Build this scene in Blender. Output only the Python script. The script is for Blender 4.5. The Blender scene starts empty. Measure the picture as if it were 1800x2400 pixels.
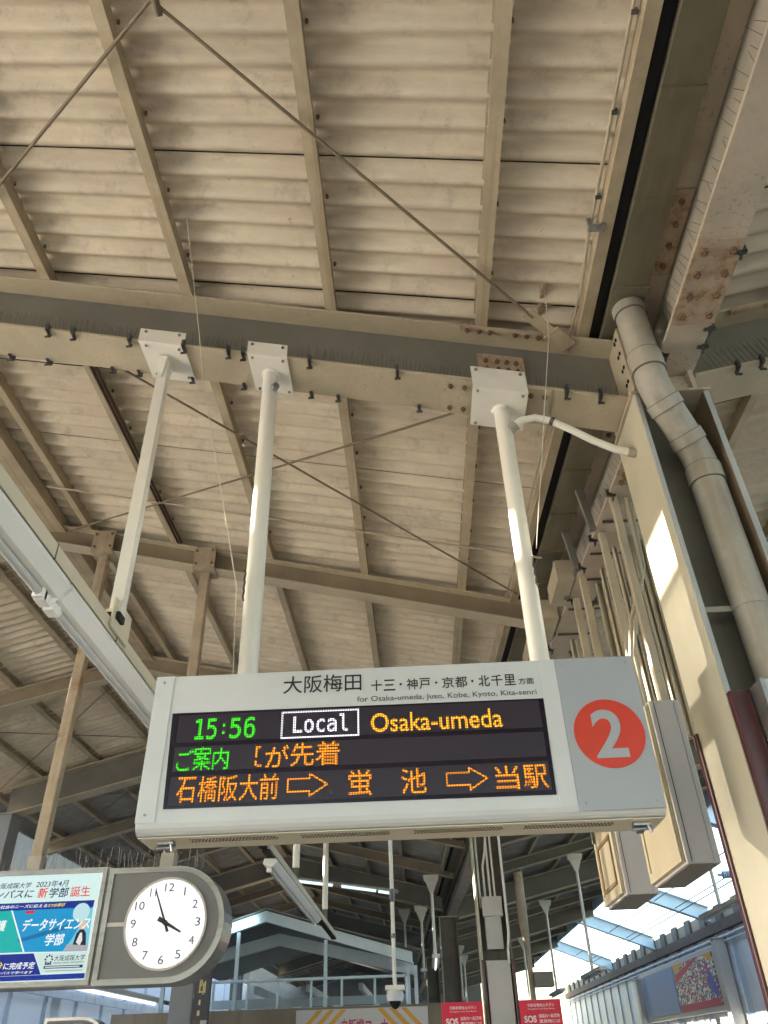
import bpy, bmesh, math, random
from mathutils import Vector, Matrix
random.seed(7)
R = math.radians
sc = bpy.context.scene
COL = sc.collection
H = 1.65                       # eye height above the platform; all heights below are from the eye

# ------------------------------------------------------------------ camera
PITCH, ROLL, YAW = 0.62548, -0.03385, -0.02654
cam = bpy.data.objects.new("camera", bpy.data.cameras.new("camera"))
COL.objects.link(cam)
cd = cam.data
cd.sensor_fit = 'VERTICAL'; cd.sensor_height = 36; cd.lens = 1783.4 * 36 / 2400
cd.clip_start = 0.05; cd.clip_end = 2000
_c = Vector((math.sin(YAW) * math.cos(PITCH), math.cos(YAW) * math.cos(PITCH), math.sin(PITCH)))
_r0 = Vector((math.cos(YAW), -math.sin(YAW), 0)); _u0 = _r0.cross(_c)
_r = math.cos(ROLL) * _r0 + math.sin(ROLL) * _u0
_u = -math.sin(ROLL) * _r0 + math.cos(ROLL) * _u0
cam.matrix_world = Matrix(((_r.x, _u.x, -_c.x, 0), (_r.y, _u.y, -_c.y, 0), (_r.z, _u.z, -_c.z, 0), (0, 0, 0, 1)))
sc.camera = cam

# ------------------------------------------------------------------ light
SUN_EL, SUN_PHI = R(9.6), R(14.2)          # low winter sun from the left, slightly beyond the sign
to_sun = Vector((-math.cos(SUN_PHI) * math.cos(SUN_EL), math.sin(SUN_PHI) * math.cos(SUN_EL), math.sin(SUN_EL)))
w = bpy.data.worlds.new("World"); sc.world = w; w.use_nodes = True
nt = w.node_tree
sky = nt.nodes.new("ShaderNodeTexSky"); sky.sky_type = 'NISHITA'; sky.sun_disc = False
sky.sun_elevation = SUN_EL; sky.sun_rotation = math.atan2(to_sun.x, to_sun.y)
bg = nt.nodes["Background"]; bg.inputs[1].default_value = 0.12
nt.links.new(sky.outputs[0], bg.inputs[0])
sd = bpy.data.lights.new("sun", 'SUN'); sd.energy = 5.0; sd.angle = R(0.5); sd.color = (1.0, 0.90, 0.76)
so = bpy.data.objects.new("sun", sd); COL.objects.link(so)
so.rotation_euler = to_sun.to_track_quat('Z', 'Y').to_euler(); so.location = (-30, 10, 20)
sc.view_settings.view_transform = 'Standard'; sc.view_settings.look = 'None'
EXPO = 3.0
sc.view_settings.exposure = EXPO; sc.view_settings.gamma = 1
sc.cycles.max_bounces = 10; sc.cycles.diffuse_bounces = 6; sc.cycles.transparent_max_bounces = 12
EM = 1.0 / (2 ** EXPO)                     # 1.0 on the screen

# ------------------------------------------------------------------ materials
def lin(c):
    return tuple(((v / 255) / 12.92 if v / 255 <= .04045 else ((v / 255 + .055) / 1.055) ** 2.4) for v in c)
def newmat(name):
    m = bpy.data.materials.new(name); m.use_nodes = True
    return m, m.node_tree, m.node_tree.nodes["Principled BSDF"]
def noise(nt, scale, detail=5, rough=.6, stretch=None):
    g = nt.nodes.new("ShaderNodeNewGeometry"); n = nt.nodes.new("ShaderNodeTexNoise")
    n.inputs["Scale"].default_value = scale; n.inputs["Detail"].default_value = detail; n.inputs["Roughness"].default_value = rough
    if stretch:
        mp = nt.nodes.new("ShaderNodeMapping"); mp.inputs["Scale"].default_value = stretch
        nt.links.new(g.outputs["Position"], mp.inputs[0]); nt.links.new(mp.outputs[0], n.inputs["Vector"])
    else: nt.links.new(g.outputs["Position"], n.inputs["Vector"])
    return n.outputs["Fac"]
def ramp(nt, fac, a, b, lo=0., hi=1.):
    r = nt.nodes.new("ShaderNodeMapRange"); r.inputs[1].default_value = a; r.inputs[2].default_value = b
    r.inputs[3].default_value = lo; r.inputs[4].default_value = hi
    nt.links.new(fac, r.inputs[0]); return r.outputs[0]
def mix(nt, fac, a, b, mode='MIX'):
    m = nt.nodes.new("ShaderNodeMix"); m.data_type = 'RGBA'; m.blend_type = mode
    for s, v in ((m.inputs[0], fac), (m.inputs[6], a), (m.inputs[7], b)):
        if isinstance(v, (int, float)): s.default_value = v
        elif isinstance(v, tuple): s.default_value = (*v, 1) if len(v) == 3 else v
        else: nt.links.new(v, s)
    return m.outputs[2]
RUST1, RUST2 = (.34, .16, .06), (.14, .07, .04)
def paint(name, col, rough=.55, rust=0., dirt=.25, dscale=3., streak=None, speck=0., metal=0., spec=.35, bump=.0, rscale=9.):
    """painted steel: uneven old coat, grime in clouds, rust breaking through"""
    m, nt, b = newmat(name)
    c = mix(nt, ramp(nt, noise(nt, dscale, 6, .65), .35, .7), col, tuple(v * (1 - dirt) for v in col))
    c = mix(nt, ramp(nt, noise(nt, 45, 3, .6), .3, .75, 0, .35), c, tuple(v * (1 - dirt * .9) for v in col))
    if streak:
        c = mix(nt, ramp(nt, noise(nt, 1, 4, .6, streak), .52, .75, 0, .55), c, (col[0] * .45, col[1] * .38, col[2] * .3))
    if rust > 0:
        rc = mix(nt, ramp(nt, noise(nt, 30, 5), .3, .7), RUST2, RUST1)
        th = .76 - rust * .36
        f = ramp(nt, noise(nt, rscale, 10, .78), th, th + .16)
        c = mix(nt, f, c, rc)
    if speck:
        big = ramp(nt, noise(nt, 2.3, 4), .45, .7); sp_ = ramp(nt, noise(nt, 55, 3, .5), .66 - .08 * speck, .72)
        mm = nt.nodes.new("ShaderNodeMath"); mm.operation = 'MULTIPLY'; nt.links.new(big, mm.inputs[0]); nt.links.new(sp_, mm.inputs[1])
        c = mix(nt, mm.outputs[0], c, (.26, .14, .06))
    nt.links.new(c, b.inputs["Base Color"])
    b.inputs["Roughness"].default_value = rough; b.inputs["Metallic"].default_value = metal
    b.inputs["Specular IOR Level"].default_value = spec
    if bump:
        bp = nt.nodes.new("ShaderNodeBump"); bp.inputs["Strength"].default_value = bump; bp.inputs["Distance"].default_value = .004
        nt.links.new(noise(nt, 35, 6, .7), bp.inputs["Height"]); nt.links.new(bp.outputs[0], b.inputs["Normal"])
    return m
def flat(name, col, rough=.5, metal=0., spec=.4):
    m, nt, b = newmat(name)
    c = mix(nt, ramp(nt, noise(nt, 14, 4), .35, .7, 0, .5), col, tuple(v * .85 for v in col))
    nt.links.new(c, b.inputs["Base Color"])
    b.inputs["Roughness"].default_value = rough; b.inputs["Metallic"].default_value = metal
    b.inputs["Specular IOR Level"].default_value = spec
    return m
def glow(name, col, k=1., dots=0.):
    m, nt, b = newmat(name)
    b.inputs["Base Color"].default_value = (.01, .01, .01, 1); b.inputs["Roughness"].default_value = .5
    b.inputs["Specular IOR Level"].default_value = .1
    b.inputs["Emission Color"].default_value = (*col, 1)
    b.inputs["Emission Strength"].default_value = k * EM
    if dots:
        g = nt.nodes.new("ShaderNodeNewGeometry"); s = nt.nodes.new("ShaderNodeSeparateXYZ")
        nt.links.new(g.outputs["Position"], s.inputs[0]); tot = None
        for ax in (0, 2):
            a = nt.nodes.new("ShaderNodeMath"); a.operation = 'MULTIPLY'; a.inputs[1].default_value = 2 * math.pi / dots
            nt.links.new(s.outputs[ax], a.inputs[0])
            q = nt.nodes.new("ShaderNodeMath"); q.operation = 'SINE'; nt.links.new(a.outputs[0], q.inputs[0])
            r = ramp(nt, q.outputs[0], -1, .3, .25, 1.)
            if tot is None: tot = r
            else:
                p = nt.nodes.new("ShaderNodeMath"); p.operation = 'MULTIPLY'; nt.links.new(tot, p.inputs[0]); nt.links.new(r, p.inputs[1]); tot = p.outputs[0]
        p = nt.nodes.new("ShaderNodeMath"); p.operation = 'MULTIPLY'; nt.links.new(tot, p.inputs[0]); p.inputs[1].default_value = k * EM * 1.5
        nt.links.new(p.outputs[0], b.inputs["Emission Strength"])
    return m

CREAM = (.50, .43, .31)
M = {}
def slate(name="corrugated_slate", tint=None):
    m, nt, b = newmat(name)
    c = mix(nt, ramp(nt, noise(nt, 1, 6, .7, (1.2, 7, 1)), .35, .68), (.72, .645, .505), (.53, .465, .36))
    c = mix(nt, ramp(nt, noise(nt, 2.2, 7, .7), .40, .62, 0, .7), c, (.55, .46, .37))
    c = mix(nt, ramp(nt, noise(nt, 6, 8, .75), .53, .70, 0, .7), c, (.33, .29, .24))
    c = mix(nt, ramp(nt, noise(nt, 11, 5, .6), .70, .76, 0, .8), c, (.20, .16, .12))
    c = mix(nt, ramp(nt, noise(nt, 1, 5, .7, (4, 30, 4)), .5, .75, 0, .35), c, (.74, .67, .53))
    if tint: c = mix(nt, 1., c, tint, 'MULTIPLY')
    nt.links.new(c, b.inputs["Base Color"]); b.inputs["Roughness"].default_value = .85
    b.inputs["Specular IOR Level"].default_value = .15
    bp = nt.nodes.new("ShaderNodeBump"); bp.inputs["Strength"].default_value = .35; bp.inputs["Distance"].default_value = .006
    nt.links.new(noise(nt, 14, 7, .7), bp.inputs["Height"]); nt.links.new(bp.outputs[0], b.inputs["Normal"])
    return m
M['slate'] = slate(); M['dimslate'] = slate('dimmed_slate', (.50, .54, .62))  # second one: slate tinted darker, standing for the dim far canopy
M['lapgap'] = flat("lap_shadow_gap", (.03, .025, .02), .9)  # dark lip colour that paints the shade into each sheet lap
M['beam'] = paint("beam_paint", CREAM, .6, .14, .26, 2.5, speck=.6, bump=.06)
M['beamweb'] = paint("beam_web_shaded_paint", (.20, .19, .16), .6, .06, .28, 2., speck=.4)  # web paint, darkened further for the shade between the flanges
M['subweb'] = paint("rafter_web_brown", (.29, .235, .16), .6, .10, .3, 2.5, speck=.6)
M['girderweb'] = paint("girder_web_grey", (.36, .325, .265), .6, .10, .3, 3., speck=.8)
M['purlin'] = paint("purlin_paint", (.49, .405, .28), .6, .30, .32, 4., rscale=5, streak=(22, .5, 22))
M['rod'] = paint("brace_rod_paint", (.25, .19, .13), .6, .3, .3, 6.)
M['brown'] = paint("brown_conduit", (.085, .045, .03), .6, .1, .3)
M['girder'] = paint("girder_paint", (.54, .46, .36), .6, .36, .28, 3., rscale=12, bump=.25, speck=1.)
M['gutter'] = paint("gutter_paint", (.21, .185, .125), .5, .02, .3, 2.5, streak=(7, .8, 1))
M['rusty'] = paint("rusted_plate", (.48, .38, .27), .75, .74, .3, 5., rscale=11, bump=.5, speck=1.)
M['bolt'] = paint("bolt_steel", (.24, .14, .08), .7, .5, .4, 30, rscale=40)
M['column'] = paint("column_paint", (.56, .52, .40), .38, .03, .16, 2., spec=.5, bump=.03)
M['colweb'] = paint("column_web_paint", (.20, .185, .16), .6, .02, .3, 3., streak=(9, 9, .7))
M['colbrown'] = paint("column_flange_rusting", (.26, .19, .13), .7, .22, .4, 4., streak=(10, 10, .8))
M['coledge'] = paint("column_edge_paint", (.42, .44, .44), .5, .05, .2)
M['guard'] = paint("maroon_guard", (.075, .018, .020), .3, 0, .2, spec=.5)
M['pipe'] = paint("drainpipe_grey", (.42, .39, .33), .5, .01, .3, 4., streak=(12, 12, 1.2), bump=.04)
M['white'] = paint("white_enamel", (.61, .62, .625), .35, .0, .09, 2., spec=.5)
M['ivory'] = paint("ivory_enamel", (.62, .56, .43), .4, .0, .08, 2., spec=.5)
M['hanger'] = paint("hanger_paint", (.74, .71, .64), .32, .01, .1, 3., spec=.5, bump=.03)
M['greypanel'] = paint("grey_sign_panel", (.37, .39, .42), .35, 0, .06, 2., spec=.5)
M['redorange'] = flat("orange_red_disc", (.62, .040, .014), .35, spec=.5)
M['black'] = flat("black_lettering", (.02, .02, .022), .5)
M['dark'] = flat("dark_void", (.012, .011, .01), .8)
M['chrome'] = paint("zinc_clamp", (.45, .45, .46), .3, .1, .5, 40, metal=.8)
M['clip'] = paint("black_clip", (.16, .16, .16), .3, .1, .6, 60, metal=.7)
M['spike'] = flat("spike_wire", (.10, .09, .08), .45, .6)
M['wire'] = flat("thin_wire", (.55, .50, .40), .5)
M['postrust'] = paint("rusting_post", (.44, .36, .26), .6, .62, .3, 5., streak=(14, 14, 1.0), rscale=7, bump=.2)
M['steel'] = paint("brushed_stainless", (.36, .355, .345), .34, 0, .35, 2., streak=(2, 2, 40), metal=.75, spec=.5)
M['clockgrey'] = paint("clock_grey_panel", (.17, .17, .17), .45, 0, .1, 3.)
M['cabtan'] = paint("cabinet_tan", (.58, .50, .34), .35, .0, .14, 2.5, spec=.5, bump=.03)
M['cabgrey'] = paint("cabinet_front_grey", (.50, .47, .44), .45, 0, .08, 3.)
M['cabunder'] = paint("cabinet_underside", (.25, .22, .18), .5, 0, .15, 3.)
M['blue'] = paint("pale_blue_steel", (.70, .82, .88), .5, .02, .15, 2.)
M['farsteel'] = paint("far_steel_paint", (.30, .28, .25), .6, .06, .25, 2.)
M['kiosk'] = paint("kiosk_cladding", (.22, .18, .14), .4, 0, .3, .8, streak=(6, 6, .4), metal=.3)
M['concrete'] = paint("concrete_grey", (.33, .33, .33), .8, 0, .2, 1.2, bump=.15)
M['bluepanel'] = paint("blue_wall_panel", (.56, .66, .78), .45, 0, .18, 1.5, streak=(3, 3, .5), spec=.4)
M['bluepanel2'] = paint("white_wall_panel", (.80, .84, .88), .45, 0, .15, 1.5, streak=(3, 3, .5))
M['navy'] = flat("navy_sign", (.012, .014, .03), .35)
M['sosred'] = flat("red_sign_face", (.74, .02, .06), .4)
M['whitetxt'] = flat("white_lettering", (.8, .8, .8), .5)
M['yellow'] = flat("amber_stripe", (.72, .36, .06), .5)
M['lampwhite'] = paint("lamp_white", (.84, .83, .80), .35, 0, .06, 2., spec=.5)
M['tube'] = paint("unlit_tube", (.50, .50, .48), .25, 0, .05, 3, spec=.6)
M['floor'] = paint("platform_concrete", (.52, .47, .39), .85, 0, .2, .7, bump=.2)
M['ballast'] = paint("ballast", (.32, .29, .25), .95, 0, .5, 12, bump=1.)
M['ground'] = paint("ground", (.22, .20, .17), .95, 0, .3, .05)

# ------------------------------------------------------------------ mesh builder
class MB:
    def __init__(s): s.v, s.f, s.mi, s.sm = [], [], [], []
    def add(s, vs, fs, mi=0, smooth=False):
        o = len(s.v); s.v += [Vector(v) for v in vs]
        for f in fs: s.f.append([o + i for i in f]); s.mi.append(mi); s.sm.append(smooth)
        return s
    def loft(s, A, B, mi=0, cap=True, smooth=False):
        n = len(A)
        fs = [[i, (i + 1) % n, n + (i + 1) % n, n + i] for i in range(n)]
        s.add(list(A) + list(B), fs, mi, smooth)
        if cap:
            s.add(A, [list(range(n))[::-1]], mi); s.add(B, [list(range(n))], mi)
        return s
    def box(s, x0, x1, y0, y1, z0, z1, mi=0):
        P = [(x0, y0), (x1, y0), (x1, y1), (x0, y1)]
        return s.loft([(x, y, z0) for x, y in P], [(x, y, z1) for x, y in P], mi)
    def obox(s, c, ax, ay, az, mi=0):           # centre and three half-axis vectors
        c, ax, ay, az = map(Vector, (c, ax, ay, az))
        q = [(-1, -1), (1, -1), (1, 1), (-1, 1)]
        return s.loft([c + a * ax + b * ay - az for a, b in q], [c + a * ax + b * ay + az for a, b in q], mi)
    def tube(s, pts, r, n=12, mi=0, cap=True, smooth=True):
        pts = [Vector(p) for p in pts]; rings = []
        rs = r if isinstance(r, (list, tuple)) else [r] * len(pts)
        up = None
        for i, p in enumerate(pts):
            d = (pts[min(i + 1, len(pts) - 1)] - pts[max(i - 1, 0)]).normalized()
            if up is None: up = Vector((0, 0, 1)) if abs(d.z) < .9 else Vector((0, 1, 0))
            a = d.cross(up).normalized(); b = a.cross(d).normalized(); up = b
            rings.append([p + rs[i] * (math.cos(t) * a + math.sin(t) * b) for t in [2 * math.pi * k / n for k in range(n)]])
        o = len(s.v)
        for rg in rings: s.v += rg
        for i in range(len(rings) - 1):
            for k in range(n):
                s.f.append([o + i * n + k, o + i * n + (k + 1) % n, o + (i + 1) * n + (k + 1) % n, o + (i + 1) * n + k]); s.mi.append(mi); s.sm.append(smooth)
        if cap:
            s.add(rings[0], [list(range(n))[::-1]], mi); s.add(rings[-1], [list(range(n))], mi)
        return s
    def disc_y(s, cx, y, cz, r, d=.004, n=48, mi=0):     # flat disc facing -Y
        A = [(cx + r * math.cos(t), y, cz + r * math.sin(t)) for t in [2 * math.pi * k / n for k in range(n)]]
        return s.loft(A, [(a[0], y + d, a[2]) for a in A], mi)
    def poly_y(s, pts, y, d=.002, mi=0):                 # XZ polygon facing -Y
        return s.loft([(x, y, z) for x, z in pts], [(x, y + d, z) for x, z in pts], mi)
    def ibeam_x(s, x0, x1, y, zb0, zb1, h, w, tf=.018, tw=.012, mi=0, mw=None):
        """I section running across the platform; bottom heights zb0 and zb1 at its ends"""
        mw = mi if mw is None else mw
        for (a, b, ya, yb, m_) in ((0, tf, -w / 2, w / 2, mi), (tf, h - tf, -tw / 2, tw / 2, mw), (h - tf, h, -w / 2, w / 2, mi)):
            s.loft([(x0, y + ya, zb0 + a), (x0, y + yb, zb0 + a), (x0, y + yb, zb0 + b), (x0, y + ya, zb0 + b)],
                   [(x1, y + ya, zb1 + a), (x1, y + yb, zb1 + a), (x1, y + yb, zb1 + b), (x1, y + ya, zb1 + b)], m_)
        return s
    def prism_y(s, prof, y0, y1, k=0., mi=0):            # XZ profile swept along Y, drifting by k per metre from y = 2.9
        if k and y0 < 2.9 < y1: return s.prism_y(prof, y0, 2.9, k, mi).prism_y(prof, 2.9, y1, k, mi)
        f = lambda y: k * max(0., y - 2.9)
        return s.loft([(x + f(y0), y0, z) for x, z in prof], [(x + f(y1), y1, z) for x, z in prof], mi)
    def hexbolt(s, c, n, r=.016, h=.014, mi=0):
        c, n = Vector(c), Vector(n).normalized()
        s.tube([c, c + n * h, c + n * (h + .0005), c + n * (h * 2)], [r, r, r * .5, r * .5], 6, mi, smooth=False)
        return s

def world_origin(o):
    v = Vector()
    while o: v += o.location; o = o.parent
    return v
def build(name, mb, mats, parent=None, bevel=0., label=None, cat=None, group=None, kind=None, autosmooth=False):
    me = bpy.data.meshes.new(name)
    off = world_origin(parent)
    org = off
    if parent is None and mb.v:
        mn = Vector(tuple(min(v[i] for v in mb.v) for i in range(3))); mx = Vector(tuple(max(v[i] for v in mb.v) for i in range(3)))
        org = Vector(((mn.x + mx.x) / 2, (mn.y + mx.y) / 2, mn.z))
    me.from_pydata([v - org for v in mb.v], [], mb.f)
    if not isinstance(mats, (list, tuple)): mats = [mats]
    for m in mats: me.materials.append(m)
    me.polygons.foreach_set("material_index", mb.mi); me.polygons.foreach_set("use_smooth", mb.sm)
    bm = bmesh.new(); bm.from_mesh(me); bmesh.ops.recalc_face_normals(bm, faces=bm.faces); bm.to_mesh(me); bm.free()
    o = bpy.data.objects.new(name, me); COL.objects.link(o)
    o.location = org - off if parent is None else (0, 0, 0)
    if parent: o.parent = parent
    if bevel:
        b = o.modifiers.new("bevel", 'BEVEL'); b.width = bevel; b.segments = 2; b.limit_method = 'ANGLE'; b.angle_limit = R(40)
    tag(o, label, cat, group, kind)
    return o
def tag(o, label=None, cat=None, group=None, kind=None):
    for k, v in (('label', label), ('category', cat), ('group', group), ('kind', kind)):
        if v: o[k] = v
def thing(name, loc, label, cat, group=None):
    o = bpy.data.objects.new(name, None); COL.objects.link(o); o.location = loc; o.empty_display_size = .2
    tag(o, label, cat, group); return o
def dup(root, loc, label=None):
    def cp(o, par):
        c = o.copy(); COL.objects.link(c)
        if par: c.parent = par
        for ch in [x for x in COL.objects if x.parent == o]: cp(ch, c)
        return c
    r = cp(root, None); r.location = loc
    if label: r['label'] = label
    return r

def font(name):
    import os
    try: return bpy.data.fonts.load(os.path.join(bpy.utils.system_resource('DATAFILES'), "fonts", name), check_existing=True)
    except Exception: return None
FONT_SANS, FONT_MONO = None, font("DejaVuSansMono.woff2")
def glyphs(body, bold=0., shear=0., depth=.001, fnt='sans'):
    cu = bpy.data.curves.new("lettering", 'FONT'); cu.body = body; cu.offset = bold; cu.shear = shear
    cu.extrude = depth; cu.resolution_u = 6
    f_ = FONT_MONO if fnt == 'mono' else FONT_SANS
    if f_ and all(ord(ch) < 128 for ch in body): cu.font = f_
    ob = bpy.data.objects.new("lettering", cu); COL.objects.link(ob)
    dg = bpy.context.evaluated_depsgraph_get(); dg.update()
    me = bpy.data.meshes.new_from_object(ob.evaluated_get(dg))
    vs = [v.co.copy() for v in me.vertices]; fs = [list(p.vertices) for p in me.polygons]
    bpy.data.objects.remove(ob); bpy.data.curves.remove(cu); bpy.data.meshes.remove(me)
    return vs, fs
def put_text(mb, body, x0, x1, z0, z1, y, bold=0., shear=0., mi=0, d=.0012, fnt='sans'):
    """lettering fitted in the rectangle x0..x1, z0..z1, facing -Y"""
    vs, fs = glyphs(body, bold, shear, .001, fnt)
    if not vs: return mb
    ax, bx = min(v.x for v in vs), max(v.x for v in vs); ay, by = min(v.y for v in vs), max(v.y for v in vs)
    sx = (x1 - x0) / max(bx - ax, 1e-6); sz = (z1 - z0) / max(by - ay, 1e-6)
    return mb.add([(x0 + (v.x - ax) * sx, y - (d if v.z > 0 else 0), z0 + (v.y - ay) * sz) for v in vs], fs, mi)

# ------------------------------------------------------------------ setting
DR = -.038                                   # the valley line drifts to the left along the platform
S = .246                                     # roof slope
RX = -3.2                                    # ridge
def drift(y): return DR * max(0., y - 2.9)
def skx(x, y): return x + drift(y)
def zL(x, off): return off - S * x if x >= RX else off - S * RX - S * (RX - x)
def zR(x, off): return off + .22 * (x - 1.5)

build("ground", MB().box(-400, 400, -400, 600, -3.4, -2.95), M['ground'], kind='structure')
build("platform_floor", MB().box(-6.2, 5.2, -30, 60, -2.7, -1.65), M['floor'], kind='structure')
build("track_bed", MB().box(-9.35, -6.25, -30, 60, -2.94, -2.7), M['ballast'], kind='structure')
build("track_bed", MB().box(5.25, 8.0, -30, 60, -2.94, -2.7), M['ballast'], kind='structure')

# ------------------------------------------------------------------ station canopy
Y0, Y1 = -9.0, 47.0
canopy = thing("station_canopy", (1.3, 2.9, -1.65), "cream steel platform canopy with corrugated roof sheets and sloping beams over the sign", "canopy")
SH = -.043
def corrugated(x0, x1, zf, y0, y1, follow=False):
    mb = MB(); pitch, n = .79 / 6, 10
    k = 0; y = y0
    while y < y1:
        rows = []
        for j in range(-2, 6 * n + 3):
            yy = y + j * pitch / n
            dz = .026 * math.cos(2 * math.pi * (j / n)) - .012 * (1 - max(0, min(1, j / (6. * n))))
            rows.append((yy, dz))
        pts = []
        for yy, dz in rows:
            xb = skx(x1, yy) if follow else x1
            pts.append((x0, yy + SH * x0, zf(x0) + dz)); pts.append((xb, yy + SH * xb, zf(xb) + dz))
        mb.add(pts, [[2 * i, 2 * i + 1, 2 * i + 3, 2 * i + 2] for i in range(len(rows) - 1)], 0, True)
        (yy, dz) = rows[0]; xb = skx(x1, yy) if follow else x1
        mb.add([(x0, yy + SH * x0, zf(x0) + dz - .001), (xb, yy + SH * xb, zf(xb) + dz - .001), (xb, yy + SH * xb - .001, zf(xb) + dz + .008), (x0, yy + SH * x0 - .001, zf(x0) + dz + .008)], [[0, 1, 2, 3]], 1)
        y += 6 * pitch; k += 1
    return mb
zsheet = 3.452
LAP0 = 1.955 - .79 * 14                       # a side lap falls at y = 1.9
YG = LAP0 + .79 * 26                           # the sheets beyond are tinted darker for the dim far roof
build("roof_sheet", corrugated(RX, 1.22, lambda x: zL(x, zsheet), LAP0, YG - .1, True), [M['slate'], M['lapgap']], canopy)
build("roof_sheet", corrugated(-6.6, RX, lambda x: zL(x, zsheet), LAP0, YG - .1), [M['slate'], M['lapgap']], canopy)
build("roof_sheet", corrugated(RX, 1.22, lambda x: zL(x, zsheet), YG, Y1, True), [M['dimslate'], M['lapgap']], canopy, label="roof sheets far along the platform, tinted darker for the dim far end")
build("roof_sheet", corrugated(-6.6, RX, lambda x: zL(x, zsheet), YG, Y1), [M['dimslate'], M['lapgap']], canopy, label="roof sheets far along the platform, tinted darker for the dim far end")
for ya, yb, mt in ((LAP0 + .3, YG, 'slate'), (YG + .3, Y1, 'dimslate')):
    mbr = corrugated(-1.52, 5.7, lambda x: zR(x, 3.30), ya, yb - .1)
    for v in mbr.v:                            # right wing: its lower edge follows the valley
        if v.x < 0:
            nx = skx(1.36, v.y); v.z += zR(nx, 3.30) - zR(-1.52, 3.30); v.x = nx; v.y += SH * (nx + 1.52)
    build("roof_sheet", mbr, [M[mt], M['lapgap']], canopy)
build("ridge_cap", MB().prism_y([(RX - .25, zL(RX - .25, 3.50)), (RX, zL(RX, 3.52)), (RX + .25, zL(RX + .25, 3.50)), (RX, zL(RX, 3.50))], Y0, Y1), M['slate'], canopy)
# eave boards: the left one is the upper lip of the slot the low sun comes through
build("fascia", MB().box(-6.64, -6.60, Y0, Y1, 3.283, 3.46), M['farsteel'], canopy)
build("fascia", MB().box(5.70, 5.74, Y0, Y1, 3.86, 4.30), M['blue'], canopy)
# purlins: C sections on the beams
def cpurlin(x, w_, h, y0, y1, side, zb):
    t = .006; mb = MB()
    xw = x + w_ if side > 0 else x
    zz = lambda xx: zb(xx)
    mb.prism_y([(x, zz(x)), (x + w_, zz(x + w_)), (x + w_, zz(x + w_) + t), (x, zz(x) + t)], y0, y1)
    mb.prism_y([(x, zz(x) + h), (x + w_, zz(x + w_) + h), (x + w_, zz(x + w_) + h - t), (x, zz(x) + h - t)], y0, y1)
    a = xw - t if side > 0 else xw
    mb.prism_y([(a, zz(a) + t), (a + t, zz(a + t) + t), (a + t, zz(a + t) + h - t), (a, zz(a) + h - t)], y0, y1)
    b_ = x if side > 0 else x + w_ - t
    mb.prism_y([(b_, zz(b_) + t), (b_ + t, zz(b_ + t) + t), (b_ + t, zz(b_) + .02), (b_, zz(b_) + .02)], y0, y1)
    return mb
PB = 3.335
for x in (-2.90, -2.08, -1.20, -.365, .455):
    build("purlin", cpurlin(x, .062, .095, Y0, Y1, 1, lambda q: zL(q, PB)), M['purlin'], canopy)
for x in (-3.95, -4.75, -5.55, -6.3):
    build("purlin", cpurlin(x, .062, .095, Y0, Y1, -1, lambda q: zL(q, PB)), M['purlin'], canopy)
for x in (2.25, 3.1, 3.95, 4.8, 5.55):
    build("purlin", cpurlin(x, .062, .095, Y0, Y1, -1, lambda q: zR(q, 3.18)), M['purlin'], canopy)
build("ridge_purlin", MB().prism_y([(RX - .07, 4.08), (RX + .09, 4.06), (RX + .09, 4.19), (RX - .07, 4.19)], Y0, Y1), M['purlin'], canopy)
for x in (-2.08, -1.20, -.365, .455):
    for k in range(13):
        yy = .55 + .395 * k; xx = x + .078
        build("hook_bolt", MB().tube([(xx, yy + SH * xx, zL(xx, 3.452) - .034), (xx, yy + SH * xx, zL(xx, 3.452) - .012)], [.007, .010], 6, smooth=False), M['bolt'], canopy)
# rail along the valley, gutter, longitudinal girder
build("edge_rail", MB().prism_y([(.985, 3.09), (1.045, 3.09), (1.045, 3.17), (.985, 3.17)], Y0, Y1, DR), M['purlin'], canopy)
build("gap_shade_strip", MB().prism_y([(1.0455, 3.118), (1.1085, 3.118), (1.1085, 3.124), (1.0455, 3.124)], Y0, Y1, DR), M['dark'], canopy)  # black strip painted in for the shade between rail and gutter
g = MB().prism_y([(1.11, 3.08), (1.285, 3.08), (1.285, 3.25), (1.28, 3.25), (1.28, 3.085), (1.115, 3.085), (1.115, 3.22), (1.11, 3.22)], Y0, Y1, DR)
y = 1.5 - .48 * 20
gut = build("gutter", g, M['gutter'], canopy)
while y < 12:
    if not 2.68 < y < 3.12 and y > .3:
        gj = MB().loft([(skx(1.106, y), y, 3.066), (skx(1.288, y), y, 3.066), (skx(1.288, y), y, 3.086), (skx(1.106, y), y, 3.086)],
            [(skx(1.106, y), y + .045, 3.066), (skx(1.288, y), y + .045, 3.066), (skx(1.288, y), y + .045, 3.086), (skx(1.106, y), y + .045, 3.086)])
        build("gutter_joint", gj, M['gutter'], gut)
    y += .48
build("valley_flashing", MB().prism_y([(1.286, 3.232), (1.385, 3.232), (1.385, 3.238), (1.286, 3.238)], Y0, Y1, DR), M['gutter'], canopy)
GB = 2.765
gd = MB()
def gsec(x0, x1, z0, z1): return [(x0, z0), (x1, z0), (x1, z1), (x0, z1)]
for ya, yb in ((Y0, 2.30), (2.30, Y1)):
    gd.prism_y(gsec(1.305, 1.505, GB, GB + .018), ya, yb, DR)
    gd.prism_y(gsec(1.398, 1.412, GB + .018, 3.142), ya, yb, DR, 1)
    gd.prism_y(gsec(1.305, 1.505, 3.142, 3.16), ya, yb, DR)
girder = build("valley_girder", gd, [M['girder'], M['girderweb']], canopy, bevel=.003)
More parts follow.
